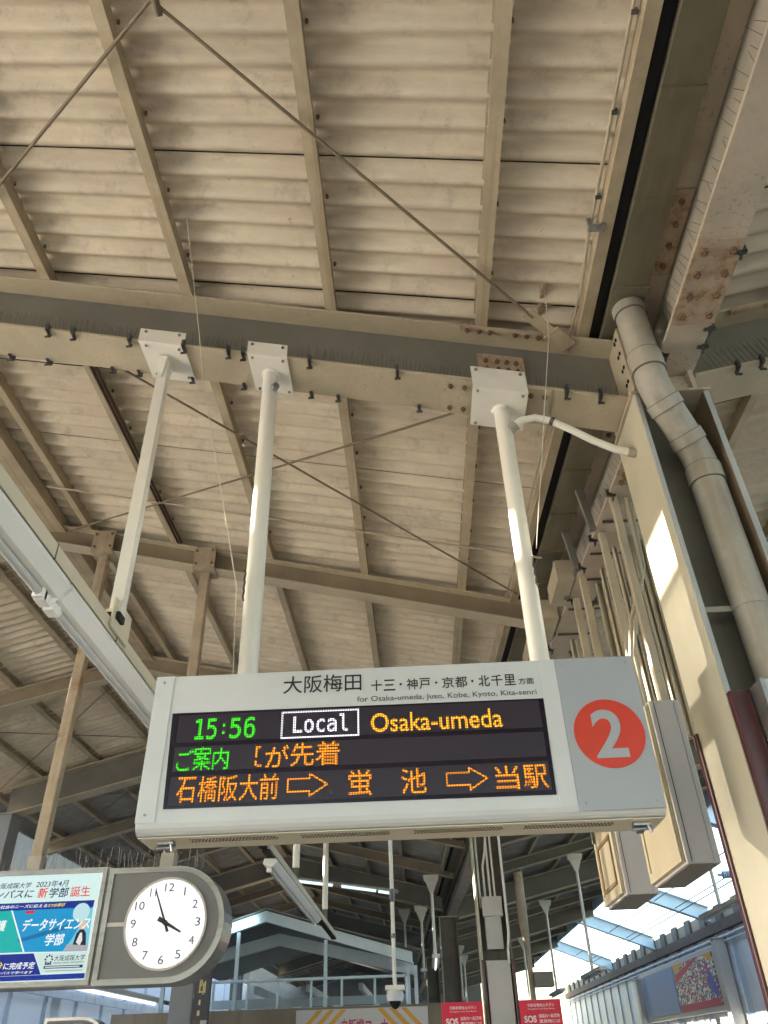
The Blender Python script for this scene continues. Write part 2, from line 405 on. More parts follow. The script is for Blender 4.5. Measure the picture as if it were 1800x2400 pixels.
def splice(y0, y1, bolts=3):
    for sec in (gsec(1.303, 1.507, GB - .011, GB - .0005), gsec(1.302, 1.392, 3.128, 3.1415)):
        build("splice_plate", MB().prism_y(sec, y0, y1, DR), M['rusty'], girder, bevel=.002)
    for k in range(bolts * 2):
        yy = y0 + (y1 - y0) * (k + .5) / (bolts * 2)
        for xx in (1.345, 1.465): build("bolt", MB().hexbolt((skx(xx, yy), yy, GB - .011), (0, 0, -1), .018, .013), M['bolt'], girder)
        build("bolt", MB().hexbolt((skx(1.345, yy), yy, 3.128), (0, 0, -1), .016, .012), M['bolt'], girder)
splice(1.98, 2.44, 2); splice(3.36, 3.66, 2); splice(7.6, 8.0, 2)
for yy in (4.1, 4.6, 5.0, 5.6, 6.5, 7.2):           # fins and droppers on the girder
    build("stiffener", MB().loft([(skx(1.225, yy), yy, 3.075), (skx(1.275, yy), yy, 3.075), (skx(1.303, yy), yy, 2.75), (skx(1.262, yy), yy, 2.75)],
        [(skx(1.225, yy), yy + .035, 3.075), (skx(1.275, yy), yy + .035, 3.075), (skx(1.303, yy), yy + .035, 2.75), (skx(1.262, yy), yy + .035, 2.75)]), M['beamweb'], girder)
sp = MB()
yy = -.5
while yy < 12:
    dx = random.uniform(-.02, .02); h = random.uniform(.06, .10)
    for xx in (1.315, 1.495): sp.tube([(skx(xx, yy), yy, GB + .018), (skx(xx, yy) + dx - .015, yy + random.uniform(-.02, .03), GB + .018 + h)], .0011, 4, smooth=False)
    yy += .045
build("bird_spikes", sp, M['spike'], girder)
def clip_mb(c, d=(0, -1, 0)):
    """small black clamp with a screw gripping a flange edge"""
    c = Vector(c); d = Vector(d); s_ = Vector((0, 0, 1)).cross(d)
    mb = MB()
    mb.obox(c + d * .008, s_ * .009, d * .014, Vector((0, 0, .022)))
    mb.obox(c + d * -.006 + Vector((0, 0, -.02)), s_ * .009, d * .026, Vector((0, 0, .0035)))
    mb.tube([c + d * -.012 + Vector((0, 0, -.05)), c + d * -.012 + Vector((0, 0, -.01))], .005, 8)
    mb.obox(c + d * -.012 + Vector((0, 0, -.048)), s_ * .016, d * .004, Vector((0, 0, .005)))
    return mb
for (yy, xx, d) in ((2.62, 1.31, (-1, 0, 0)), (2.58, 1.50, (1, 0, 0)), (2.47, 1.50, (1, 0, 0)), (1.55, 1.50, (1, 0, 0)), (2.05, 1.507, (1, 0, 0)), (1.3, 1.50, (1, 0, 0)),
                    (3.75, 1.31, (-1, 0, 0)), (3.8, 1.50, (1, 0, 0)), (4.25, 1.31, (-1, 0, 0)), (4.2, 1.5, (1, 0, 0)), (4.6, 1.31, (-1, 0, 0)), (4.62, 1.5, (1, 0, 0)), (5.05, 1.31, (-1, 0, 0)), (5.1, 1.5, (1, 0, 0)),
                    (5.9, 1.31, (-1, 0, 0)), (5.95, 1.5, (1, 0, 0)), (6.6, 1.31, (-1, 0, 0)), (6.7, 1.5, (1, 0, 0))):
    build("spike_clip", clip_mb((skx(xx, yy), yy, GB + .005), d), M['clip'], girder)

# cross beams
BW = .25
def mainbeam(y, deep=.43):
    xv = skx(1.16, y)
    zb = lambda x: 2.905 - S * x if x >= RX else 2.905 - S * RX - S * (RX - x)
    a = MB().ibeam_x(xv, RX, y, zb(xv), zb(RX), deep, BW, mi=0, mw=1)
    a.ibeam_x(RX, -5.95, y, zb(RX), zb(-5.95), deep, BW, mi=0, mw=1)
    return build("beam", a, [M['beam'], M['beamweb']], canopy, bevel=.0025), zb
def subbeam(y):
    xv = skx(1.25, y); zb = lambda x: 3.14 - S * x if x >= RX else 3.14 - S * RX - S * (RX - x)
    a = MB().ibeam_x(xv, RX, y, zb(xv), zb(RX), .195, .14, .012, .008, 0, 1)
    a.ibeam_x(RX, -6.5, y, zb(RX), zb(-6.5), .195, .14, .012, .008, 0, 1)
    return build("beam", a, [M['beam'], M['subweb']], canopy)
def rightbeam(y, main):
    xv = skx(1.52, y); h = .43 if main else .2
    z0 = 3.18 - h
    zr = lambda x: z0 + .22 * (x - 1.5)
    a = MB().ibeam_x(xv, 5.65, y, zr(xv), zr(5.65), h, BW if main else .14, mi=0, mw=1)
    return build("beam", a, [M['beam'], M['beamweb']], canopy), zr
near_beam = None
for k in range(-4, 16):
    yb = 2.9 + 2.8 * k
    if (k % 3) == 0:
        b_, zb = mainbeam(yb)
        if k == 0: near_beam, zbn = b_, zb
        if k == 3: far_beam = b_
        rb, zr = rightbeam(yb, True)
        if k == 0: right_near = rb
    else:
        b2 = subbeam(yb); rightbeam(yb, False)
        if k == 1: beam2 = b2
# near beam: bird spikes, clips, splice plates
sp = MB(); x = -2.6
while x < 1.1:
    d = random.uniform(-.012, .012)
    if not (-1.42 < x < -1.1 or -.78 < x < -.52 or .38 < x < .70):
        h = random.uniform(.05, .095) if x < .1 else random.uniform(.03, .06)
        sp.tube([(x, 2.781, zbn(x) + .018), (x + d + .006, 2.765, zbn(x) + .018 + h)], .0012, 4, smooth=False)
    x += .021
x = -2.6
while x < 1.1:
    sp.tube([(x, 3.02, zbn(x) + .018), (x + .01, 3.03, zbn(x) + .09)], .0011, 4, smooth=False); x += .03
build("bird_spikes", sp, M['spike'], near_beam)
for x in (-1.92, -1.77, -1.44, -1.13, -.88, -.80, -.44, .02, .86, 1.02):
    build("spike_clip", clip_mb((x, 2.775, zbn(x) + .006)), M['clip'], near_beam)
for x in (-2.26, -2.02, -1.62, -1.46, -1.14, -.84, -.46, -.31, .13):
    build("spike_clip", clip_mb((x, 3.025, zbn(x) + .006), (0, 1, 0)), M['clip'], near_beam)
def plate_on_beam(x0, x1, y0, y1, dz0, dz1, bolts, n, mat):
    A = [(x0, y0, zbn(x0) + dz0), (x0, y1, zbn(x0) + dz0), (x0, y1, zbn(x0) + dz1), (x0, y0, zbn(x0) + dz1)]
    B = [(x1, y0, zbn(x1) + dz0), (x1, y1, zbn(x1) + dz0), (x1, y1, zbn(x1) + dz1), (x1, y0, zbn(x1) + dz1)]
    p = build("splice_plate", MB().loft(A, B), mat, near_beam, bevel=.0015)
    for (bx, by, bz) in bolts: build("bolt", MB().hexbolt((bx, by, zbn(bx) + bz), n, .014, .011), M['bolt'], near_beam)
plate_on_beam(.235, .79, 2.772, 3.028, -.011, -.0005, [(x, y, -.011) for x in (.29, .36, .69, .76) for y in (2.82, 2.98)], (0, 0, -1), M['beam'])
plate_on_beam(.46, .70, 2.880, 2.8935, .10, .33, [(x, 2.88, z) for x in (.50, .56, .61, .66) for z in (.15, .21, .27)], (0, -1, 0), M['rusty'])
plate_on_beam(.37, .84, 2.772, 2.7995, .40, .4115, [(x, 2.786, .40) for x in (.41, .47, .53, .66, .72, .78)], (0, 0, -1), M['rusty'])
# end plate with bolt holes where the beam meets the column head
ep = MB().box(1.162, 1.178, 2.70, 3.10, 2.612, 3.05)
ep.box(1.196, 1.21, 2.74, 3.06, 2.615, 3.05)
eo = build("end_plate", ep, M['beam'], near_beam, bevel=.002)
for yy in (2.735, 2.765):
    for zz in (2.70, 2.80, 2.90, 3.0): build("bolt_hole", MB().tube([(1.156, yy, zz), (1.1615, yy, zz)], .010, 8), M['dark'], near_beam)
# corner bracket between purlin level and valley at the near beam
br = MB().box(.80, .985, 2.62, 2.70, 3.24, 3.30); br.box(.80, .985, 2.52, 2.56, 3.265, 3.33); br.box(.79, .81, 2.52, 2.78, 3.235, 3.34)
build("corner_bracket", br, M['rusty'], canopy, bevel=.002)
# right near beam spikes, clips, splice
rs = MB(); x = 1.62
while x < 3.0:
    zz = 2.75 + .22 * (x - 1.5)
    for k in range(2): rs.tube([(x, 2.785, zz + .018), (x - .05 + random.uniform(-.01, .01), 2.77, zz + .018 + random.uniform(.09, .13))], .0011, 4, smooth=False)
    x += .03
build("bird_spikes", rs, M['spike'], right_near)
for x in (1.74, 1.87, 2.3): build("spike_clip", clip_mb((x, 2.775, 2.75 + .22 * (x - 1.5) + .006)), M['clip'], right_near)
x0, x1 = 1.83, 2.4
zz = lambda x: 2.75 + .22 * (x - 1.5)
build("splice_plate", MB().loft([(x0, 2.770, zz(x0) + .395), (x0, 2.80, zz(x0) + .395), (x0, 2.80, zz(x0) + .4115), (x0, 2.770, zz(x0) + .4115)],
      [(x1, 2.770, zz(x1) + .395), (x1, 2.80, zz(x1) + .395), (x1, 2.80, zz(x1) + .4115), (x1, 2.770, zz(x1) + .4115)]), M['rusty'], right_near)
# brace rods in the roof plane
def rodz(x): return zL(x, 3.305) if x < 1.3 else zR(x, 3.14)
def rod(p, q, r=.0085, mat='rod', name="brace_rod"):
    build(name, MB().tube([(p[0], p[1], rodz(p[0])), (q[0], q[1], rodz(q[0]))], r, 8), M[mat], canopy)
rod((.74, 2.66), (-2.35, .02)); rod((.6, .02), (-2.95, 2.9))
rod((-2.26, 3.41 - .35), (.92, 5.5), .008); rod((.98, 3.05), (-3.05, 5.66), .008)
rod((-3.0, 8.6), (.6, 11.2), .007); rod((.6, 8.6), (-3.0, 11.2), .007)
rod((-6.1, 8.6), (-3.4, 11.2), .007); rod((-3.4, 8.6), (-6.1, 11.2), .007)
rod((-6.1, 11.4), (-3.4, 14.0), .007); rod((-3.4, 11.4), (-6.1, 14.0), .007)
build("turnbuckle", MB().tube([(-.89, 1.225, rodz(-.89) - .012), (-.89, 1.30, rodz(-.89) - .012)], .016, 8), M['rod'], canopy)
gp = Vector((.80, 2.71, rodz(.80))); gdx = Vector((3.09, 2.64, -S * 3.09)).normalized(); gs = Vector((-gdx.y, gdx.x, 0)).normalized()
build("gusset_plate", MB().obox(gp + gdx * -.02, gdx * .10, gs * .032, Vector((0, 0, .004))).obox(gp + gdx * .12 + Vector((0, 0, -.004)), gdx * .07, gs * .05, Vector((0, 0, .004))), M['purlin'], canopy)
# pale conduits along and across the roof
build("conduit", MB().tube([(-3.0, 5.0, zL(-3.0, 3.32)), (1.05, 4.93, zL(1.05, 3.32))], .009, 8), M['beam'], canopy)
build("conduit", MB().tube([(skx(.955, Y0), Y0, 3.16), (skx(.955, 2.2), 2.2, 3.15), (skx(.965, 2.5), 2.5, 3.13), (skx(.96, 12), 12, 3.14)], .008, 8), M['beam'], canopy)
for yy in (.9, 1.25, 1.62, 2.0): build("conduit_saddle", MB().obox((skx(.962, yy), yy, 3.146), (.013, 0, 0), (0, .008, 0), (0, 0, .013)), M['clip'], canopy)
build("conduit_saddle", MB().box(.925, 1.005, 2.10, 2.135, 3.075, 3.088).box(.93, .945, 2.11, 2.125, 3.0885, 3.15), M['chrome'], canopy)
for dx in (0, .028):
    build("conduit", MB().tube([(-2.02 + dx, 3.1, zL(-2.0, 3.325)), (-2.0 + dx, 5.6, zL(-2.0, 3.325))], .011, 8), M['brown'], canopy)

# ------------------------------------------------------------------ columns
def hcolumn(name, x0, x1, y0, y1, zt, zb, label, group=None, guard=None):
    t = thing(name, ((x0 + x1) / 2, (y0 + y1) / 2, -1.65), label, "column", group)
    tf, ym = .022, (y0 + y1) / 2
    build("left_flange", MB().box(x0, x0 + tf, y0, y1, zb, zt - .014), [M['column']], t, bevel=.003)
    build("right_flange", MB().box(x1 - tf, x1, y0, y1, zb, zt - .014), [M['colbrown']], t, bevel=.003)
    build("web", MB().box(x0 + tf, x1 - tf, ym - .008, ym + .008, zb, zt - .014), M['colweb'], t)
    build("cap_plate", MB().box(x0 - .015, x1 + .015, y0 - .012, y1 + .012, zt - .014, zt), M['beam'], t, bevel=.002)
    return t
col1 = hcolumn("steel_column", 1.158, 1.515, 2.716, 3.10, 2.605, -1.65, "cream H section steel column with drainpipe in its recess, right of the departure board")
# grey worn front edge of the near flanges
build("edge_strip", MB().box(1.1615, 1.180, 2.710, 2.7155, 1.06, 2.585), M['coledge'], col1); build("edge_strip", MB().box(1.491, 1.516, 2.710, 2.7155, -1.65, 2.585), M['coledge'], col1)
hd = MB().box(1.21, 1.235, 2.74, 3.06, 2.6055, 2.762).box(1.465, 1.49, 2.74, 3.06, 2.6055, 2.762).box(1.235, 1.465, 2.78, 2.80, 2.6055, 2.762)
build("column_head", hd, M['girder'], col1, bevel=.002)
gm = MB().box(1.156, 1.234, 2.670, 2.709, -1.65, 1.055)
build("corner_guard", gm, M['guard'], col1, bevel=.012)
build("corner_guard", MB().box(1.146, 1.1575, 3.075, 3.112, -1.65, 1.04), M['guard'], col1, bevel=.004)
fp = MB().box(1.25, 1.62, 2.585, 2.68, -1.65, 1.06)
build("cover_panel", fp, M['white'], col1, bevel=.012)
build("cover_trim", MB().box(1.236, 1.249, 2.58, 2.685, -1.65, 1.062), M['steel'], col1, bevel=.003)

# drainpipe in the recess of the near column
dp = thing("drainpipe", (1.36, 2.72, -1.65), "grey plastic drainpipe bending from the gutter down the column recess", "drainpipe")
path = [(1.212, 2.60, 3.10), (1.214, 2.605, 2.96), (1.217, 2.612, 2.76), (1.222, 2.62, 2.60), (1.232, 2.63, 2.53), (1.262, 2.65, 2.47), (1.358, 2.74, 2.33), (1.388, 2.775, 2.27), (1.399, 2.79, 2.20), (1.40, 2.79, 1.6), (1.40, 2.79, -1.65)]
def fillet(pts, rad, n=7):
    pts = [Vector(p) for p in pts]; out = [pts[0]]
    for a, b_, c in zip(pts, pts[1:], pts[2:]):
        d0, d1 = (a - b_), (c - b_); k0, k1 = min(rad, d0.length * .48), min(rad, d1.length * .48)
        p, q = b_ + d0.normalized() * k0, b_ + d1.normalized() * k1
        out += [p.lerp(b_, t).lerp(b_.lerp(q, t), t) for t in [i / n for i in range(n + 1)]]
    return out + [pts[-1]]
path = fillet([(1.212, 2.60, 3.10), (1.222, 2.62, 2.53), (1.40, 2.79, 2.235), (1.40, 2.79, -1.65)], .075)
RP = .074
build("pipe", MB().tube(path, RP, 28), M['pipe'], dp)
def collar(a, b, r=RP + .006):
    a, b = Vector(a), Vector(b); d = (b - a).normalized()
    c = build("collar", MB().tube([a, b], r + .001, 28), M['pipe'], dp, bevel=.0015)
    for p in (a, b): build("collar_seam", MB().tube([p - d * .0022, p + d * .0022], r + .0014, 28), M['colweb'], c)
collar((1.2135, 2.603, 3.02), (1.2128, 2.602, 3.082), RP + .007)
collar((1.2175, 2.611, 2.74), (1.2195, 2.615, 2.63), RP + .006)
pa, pb_ = Vector((1.222, 2.62, 2.53)), Vector((1.40, 2.79, 2.235))
for t0, t1 in ((.17, .31), (.66, .80)): collar(pa.lerp(pb_, t0), pa.lerp(pb_, t1), RP + .006)
collar((1.40, 2.79, 2.17), (1.40, 2.79, 2.08), RP + .006)
build("pipe_clamp", MB().tube([(1.40, 2.79, 1.44), (1.40, 2.79, 1.468)], RP + .004, 28).box(1.182, 1.335, 2.80, 2.806, 1.442, 1.466), M['pipe'], dp, bevel=.001)

# second column further down the valley with junction box and conduits
t2 = hcolumn("steel_column", .74, 1.14, 11.1, 11.5, 2.62, -1.65, "far cream steel column carrying grey conduits and a junction box, between the two red signs")
build("cover_panel", MB().box(.79, 1.09, 11.06, 11.2, -1.65, .99), M['cabgrey'], t2, bevel=.01)
build("corner_guard", MB().box(.735, .775, 11.04, 11.095, -1.65, 1.0), M['guard'], t2, bevel=.01); build("corner_guard", MB().box(1.105, 1.145, 11.04, 11.095, -1.65, 1.0), M['guard'], t2, bevel=.01)
for i, x in enumerate((.80, .87, .94, 1.0)):
    pts = [(x, 11.2, 2.5), (x, 11.2, 1.6)] if i != 1 else [(x + .09, 11.2, 2.6), (x + .05, 11.2, 2.3), (x, 11.2, 2.1), (x, 11.2, 1.6)]
    build("conduit", MB().tube(pts, .016, 8), M['hanger'], t2)
build("conduit", MB().tube([(1.11, 11.05, 2.6), (1.11, 11.05, 1.3), (1.08, 11.05, 1.1), (1.08, 11.05, .95)], .016, 8), M['hanger'], t2)
jb = build("junction_box", MB().box(.83, 1.04, 11.12, 11.25, 1.12, 1.49), M['cabgrey'], t2, bevel=.008)
build("box_hood", MB().box(.81, 1.07, 11.09, 11.26, 1.491, 1.72), M['cabgrey'], t2, bevel=.008)
for k, (x, y) in enumerate(((.42, 19.7), (.10, 28.1))):
    hcolumn("steel_column", x, x + .40, y - .2, y + .2, 2.65, -1.65, ["distant cream steel column behind the far column with junction box", "farthest cream steel column at the end of the valley girder"][k])
for (x, y, lb) in ((-6.12, 11.3, "grey steel column carrying the left end of the far deep beam"), (-6.12, 2.9, "steel column under the left end of the near deep beam"), (-6.1, 28.1, "distant steel column under the left eave")):
    t = thing("steel_column", (x + .15, y, -1.65), lb, "column")
    build("shaft", MB().box(x, x + .34, y - .16, y + .16, -1.65, zbn(-5.9) - .001), M['concrete'], t, bevel=.01)
    build("cap_plate", MB().box(x - .02, x + .36, y - .18, y + .18, zbn(-5.9), zbn(-5.9) + .02), M['concrete'], t)

# ------------------------------------------------------------------ departure board
db = thing("departure_board", (-.06, 2.9, .668), "white hanging LED departure board with green and orange text and a red disc numbered 2", "departure board")
FX0, FX1, FZ0, FZ1, FY0, FY1 = -.992, .875, .668, 1.262, 2.79, 3.0
hs = MB()
prof = [(FY0, FZ1), (FY0, .705), (FY0 + .006, .690), (FY0 + .016, .680), (FY0 + .03, .672), (FY0 + .05, FZ0), (FY1 - .01, FZ0), (FY1, FZ0 + .01), (FY1, FZ1)]
hs.loft([(FX0, y, z) for y, z in prof], [(FX1, y, z) for y, z in prof])
# underside and lip get the ivory coat
house = build("housing", hs, [M['white']], db, bevel=.004)
build("base_pan", MB().box(FX0 + .004, FX1 - .004, FY0 + .034, FY1 - .004, FZ0 - .004, FZ0 - .0005), M['ivory'], db)
build("end_cap", MB().box(FX0 - .003, FX0 + .068, FY0 - .0035, FY0 - .0003, .708, FZ1 - .001), M['white'], db, bevel=.0015)
build("number_panel", MB().box(.572, FX1 - .001, FY0 - .0035, FY0 - .0003, .690, FZ1 - .001), M['greypanel'], db, bevel=.0015)
build("trim_strip", MB().box(.508, .571, FY0 - .0028, FY0 - .0003, .708, FZ1 - .001), M['white'], db, bevel=.001)
scrn = MB().poly_y([(-.913, 1.108), (.508, 1.104), (.502, .748), (-.900, .753)], FY0 - .003, .0025)
m_scr, nts, b = newmat("led_screen_glass")
b.inputs["Base Color"].default_value = (.014, .008, .018, 1); b.inputs["Roughness"].default_value = .16; b.inputs["Specular IOR Level"].default_value = .5
screen = build("screen", scrn, m_scr, db)
rows = MB()
for z0, z1 in ((.992, 1.098), (.884, .975), (.764, .866)): rows.box(-.885, .488, FY0 - .0040, FY0 - .0031, z0, z1)
m_row, nts, b = newmat("led_row_module")
b.inputs["Base Color"].default_value = (.020, .010, .024, 1); b.inputs["Roughness"].default_value = .35
build("led_module", rows, m_row, screen)
YT = FY0 - .0042
LED_G = glow("led_green", (.06, 1.0, .02), 1.15, .0095); LED_O = glow("led_orange", (1.0, .30, .015), 1.5, .0095); LED_Y = glow("led_amber", (1.0, .42, .02), 1.6, .0095); LED_W = glow("led_white", (.92, .90, 1.0), 1.5, .0095)
def led(parts, mat):
    mb = MB()
    for (body, x0, x1, z0, z1, bold) in parts: put_text(mb, body, x0, x1, z0, z1, YT, bold, fnt='mono' if body in ('Local', '15', '56', ':') else 'sans')
    return build("led_text", mb, mat, screen)
led([("15", -.817, -.735, 1.000, 1.080, .008), (":", -.712, -.703, 1.018, 1.058, .0), ("56", -.684, -.588, 1.000, 1.080, .008)], LED_G)
led([("ご", -.872, -.812, .886, .966, .004), ("案", -.812, -.745, .886, .974, .004), ("内", -.738, -.680, .886, .966, .004)], LED_G)
led([("Local", -.444, -.237, 1.010, 1.078, .010)], LED_W)
fr = MB()
for (x0, x1, z0, z1) in ((-.490, -.195, 1.089, 1.095), (-.490, -.195, .989, .995), (-.490, -.484, .9951, 1.0889), (-.201, -.195, .9951, 1.0889)): fr.box(x0, x1, YT - .001, YT, z0, z1)
build("led_frame", fr, LED_W, screen)
led([("Osaka-umeda", -.150, .343, 1.000, 1.072, .008)], LED_Y)
led([("が", -.542, -.455, .884, .966, .006), ("先", -.450, -.362, .886, .972, .006), ("着", -.358, -.266, .886, .974, .006)], LED_O)
sh = MB()
for (x0, x1, z0, z1) in ((-.580, -.573, .925, .965), (-.573, -.560, .958, .965), (-.582, -.574, .893, .912), (-.574, -.555, .890, .897)): sh.box(x0, x1, YT - .001, YT, z0, z1)
build("led_text", sh, LED_O, screen)
xs = [-.862, -.783, -.708, -.634, -.560]
led([(c, xs[i] + .003, xs[i] + .072, .772, .862, .004) for i, c in enumerate("石橋阪大前")], LED_O)
led([("蛍", -.235, -.150, .772, .862, .005), ("池", -.046, .046, .772, .860, .005), ("当", .292, .378, .772, .856, .005), ("駅", .392, .480, .772, .856, .004)], LED_O)
def led_arrow(x0, x1, zc, mb):
    xm = x0 + (x1 - x0) * .56; a, h, t = .022, .039, .0055
    pts = [(x0, zc + a), (xm, zc + a), (xm, zc + h), (x1, zc), (xm, zc - h), (xm, zc - a), (x0, zc - a)]
    for i in range(7):
        p, q = Vector((pts[i][0], pts[i][1])), Vector((pts[(i + 1) % 7][0], pts[(i + 1) % 7][1]))
        d = (q - p).normalized(); n = Vector((-d.y, d.x)) * t / 2; p = p - d * t * .35; q = q + d * t * .35
        mb.poly_y([tuple(p + n), tuple(q + n), tuple(q - n), tuple(p - n)], YT - .001 - i * .00012, .0008)
    return mb
build("led_arrow", led_arrow(-.455, -.312, .817, MB()), LED_O, screen); build("led_arrow", led_arrow(.120, .264, .815, MB()), LED_O, screen)
tx = MB()
put_text(tx, "大阪梅田", -.490, -.185, 1.168, 1.240, FY0 - .0004, .005)
for (s_, a, b2) in (("十", -.147, -.105), ("三", -.098, -.053), ("神", -.009, .034), ("戸", .040, .083), ("京", .128, .174), ("都", .179, .226), ("北", .269, .313), ("千", .319, .363), ("里", .369, .412)):
    put_text(tx, s_, a, b2, 1.163, 1.208, FY0 - .0004, .008)
for a in (-.037, .101, .241): tx.disc_y(a + .005, FY0 - .0012, 1.187, .0048, .0011, 12)
put_text(tx, "方面", .423, .482, 1.165, 1.190, FY0 - .0004, .002)
build("heading_text", tx, M['black'], db)
tx = MB(); put_text(tx, "for Osaka-umeda, Juso, Kobe, Kyoto, Kita-senri", -.202, .486, 1.116, 1.144, FY0 - .0004)
build("heading_text", tx, flat("grey_lettering", (.09, .09, .10)), db)
dn = build("number_disc", MB().disc_y(.729, FY0 - .0055, .959, .129, .002, 64), M['redorange'], db)
nn = MB(); put_text(nn, "2", .668, .786, .868, 1.048, FY0 - .0056, .02); build("numeral", nn, M['greypanel'], dn)
vt = MB()
for x0 in (-.81, -.408, -.004, .388):
    for r_ in range(3):
        for k in range(26):
            x = x0 + k * .0122 + (.006 if r_ % 2 else 0)
            y = 2.862 + r_ * .018
            vt.tube([(x, y, FZ0 - .0052), (x, y, FZ0 - .0041)], .0045, 8, smooth=False)
build("vent_holes", vt, M['dark'], db)
for (x, z) in ((-.962, 1.235), (-.962, .735), (.845, 1.235), (.845, .715), (.60, 1.235), (.60, .715)):
    build("screw", MB().tube([(x, FY0 - .0050, z), (x, FY0 - .0036, z)], .0055, 10), M['chrome'], db)
for x in (-.90, .80):
    lt = MB().box(x - .03, x + .03, 2.86, 2.90, FZ0 - .016, FZ0 - .0042).tube([(x - .035, 2.88, FZ0 - .026), (x + .035, 2.885, FZ0 - .022)], .007, 8).tube([(x + .02, 2.87, FZ0 - .012), (x + .028, 2.87, FZ0 - .04)], .006, 8).box(x - .012, x + .012, 2.90, 2.93, FZ0 - .03, FZ0 - .004)
    build("latch", lt, M['chrome'], db, bevel=.002)
# the board's two hanging poles with their clamping plates under the beam
def hanger(parent, x0, xb, zb_, r, px, py, name="hanger_pole", drop=0., off=0.):
    zt = zbn(x0)
    build(name, MB().tube([(x0, 2.9, zt - .016 - drop), (xb, 2.9, zb_)], r, 24), M['hanger'], parent)
    build("weld_collar", MB().tube([(x0, 2.9, zt - .030 - drop), (x0, 2.9, zt - .0165 - drop)], [r + .003, r + .011], 24), M['hanger'], parent)
    x0 += off
    pl = MB()
    A = lambda x, y0, y1, a, b: [(x, y0, zbn(x) + a), (x, y1, zbn(x) + a), (x, y1, zbn(x) + b), (x, y0, zbn(x) + b)]
    dz = -.014 - drop
    pl.loft(A(x0 - px, 2.9 - py, 2.9 + py, dz, dz + .012), A(x0 + px, 2.9 - py, 2.9 + py, dz, dz + .012))
    pl.loft(A(x0 - px, 2.9 - py - .004, 2.9 - py - .0005, dz - .001, .085), A(x0 + px, 2.9 - py - .004, 2.9 - py - .0005, dz - .001, .085))
    p = build("hanger_plate", pl, M['hanger'], parent, bevel=.002)
    q = MB()
    for dx in (-px + .025, px - .025):
        build("bolt", MB().hexbolt((x0 + dx, 2.9 - py - .004, zbn(x0 + dx) + .06), (0, -1, 0), .009, .006), M['chrome'], p)
        for yy in (2.9 - py + .02, 2.9 + py - .02): build("bolt", MB().hexbolt((x0 + dx, yy, zbn(x0 + dx) + dz), (0, 0, -1), .008, .006), M['chrome'], p)
    rib = MB()
    for s_ in (-1, 1): rib.loft([(x0 + s_ * r * .9, 2.898, zt + dz - .002), (x0 + s_ * (r + .045), 2.898, zt + dz - .002 - s_ * .01), (x0 + s_ * r * .9, 2.898, zt - .10 + dz)],
                                [(x0 + s_ * r * .9, 2.903, zt + dz - .002), (x0 + s_ * (r + .045), 2.903, zt + dz - .002 - s_ * .01), (x0 + s_ * r * .9, 2.903, zt - .10 + dz)])
    return p, rib
hanger(db, -.668, -.660, FZ1, .041, .108, .135); hanger(db, .545, .538, FZ1, .040, .135, .14, drop=.05, off=-.014)
for x in (-.660, .538): build("pole_collar", MB().tube([(x, 2.9, FZ1), (x, 2.9, FZ1 + .016)], .054, 24), M['hanger'], db, bevel=.003)
build("cable_port", MB().tube([(-.636, 2.862, 2.915), (-.622, 2.842, 2.912)], .020, 16), M['chrome'], db)
for x, s_ in ((-.70, -1), (.565, 1)):
    ck = MB()
    for k in range(7): ck.tube([(x + .004 * (k % 2), 2.852, 1.78 - k * .022), (x + .006 - .004 * (k % 2), 2.850, 1.758 - k * .022)], .0045, 6)
    build("wire_grip", ck, M['clip'], db)
# flexible conduit from the right pole to the column
fc = MB().tube([(.585, 2.88, 2.565), (.63, 2.87, 2.60), (.70, 2.87, 2.615), (.78, 2.87, 2.585), (.87, 2.87, 2.52), (.96, 2.87, 2.445), (1.06, 2.88, 2.39), (1.157, 2.89, 2.365)], .0185, 14)
fcx = build("flexible_conduit", fc, M['hanger'], label="cream flexible conduit curving from the board's right pole to the steel column", cat="conduit")
build("conduit_gland", MB().tube([(.565, 2.885, 2.548), (.598, 2.877, 2.576)], .026, 14).tube([(1.12, 2.886, 2.374), (1.157, 2.89, 2.365)], .023, 14), M['pipe'], fcx)
build("cable_tie", MB().tube([(.775, 2.87, 2.588), (.792, 2.87, 2.578)], .0225, 14), M['clip'], fcx)

# thin bird wires hanging in front of the beam
def cord(pts, label):
    build("hanging_wire", MB().tube(pts, .0022, 5), M['wire'], label=label, cat="wire")
cord([(-1.05, 2.3, 3.64), (-1.02, 2.70, 3.14), (-.99, 2.75, 2.9), (-.73, 2.85, 1.70), (-.71, 2.86, 1.263)], "thin pale wire hanging in front of the beam beside the middle white pole")
cord([(.80, 2.55, 3.20), (.78, 2.60, 2.9), (.592, 2.85, 1.82)], "thin pale wire running down to the right white pole")

# ------------------------------------------------------------------ fluorescent battens on the channel
def batten(y0, y1, name_label, hang=(), first=True, tr=None):
    t = thing("fluorescent_light", (-1.32, (y0 + y1) / 2, 1.42), name_label, "light fitting")
    ta, tb = tr
    build("cable_channel", MB().box(-1.345, -1.262, ta, tb, 1.515, 1.575), M['ivory'], t, bevel=.003)
    build("channel_slot", MB().box(-1.335, -1.272, ta + .01, tb - .01, 1.498, 1.5145), M['dark'], t)
    body = MB().prism_y([(-1.375, 1.455), (-1.362, 1.497), (-1.255, 1.497), (-1.245, 1.470), (-1.285, 1.430), (-1.330, 1.430)], y0, y1)
    build("lamp_body", body, M['lampwhite'], t, bevel=.002)
    build("tube", MB().tube([(-1.325, y0 + .08, 1.418), (-1.325, y1 - .08, 1.418)], .016, 14), M['tube'], t)
    cap = MB()
    for yy in (y0 + .06, y1 - .06): cap.box(-1.345, -1.305, yy - .02, yy + .02, 1.395, 1.4295)
    build("lamp_holder", cap, M['lampwhite'], t, bevel=.004)
    return t
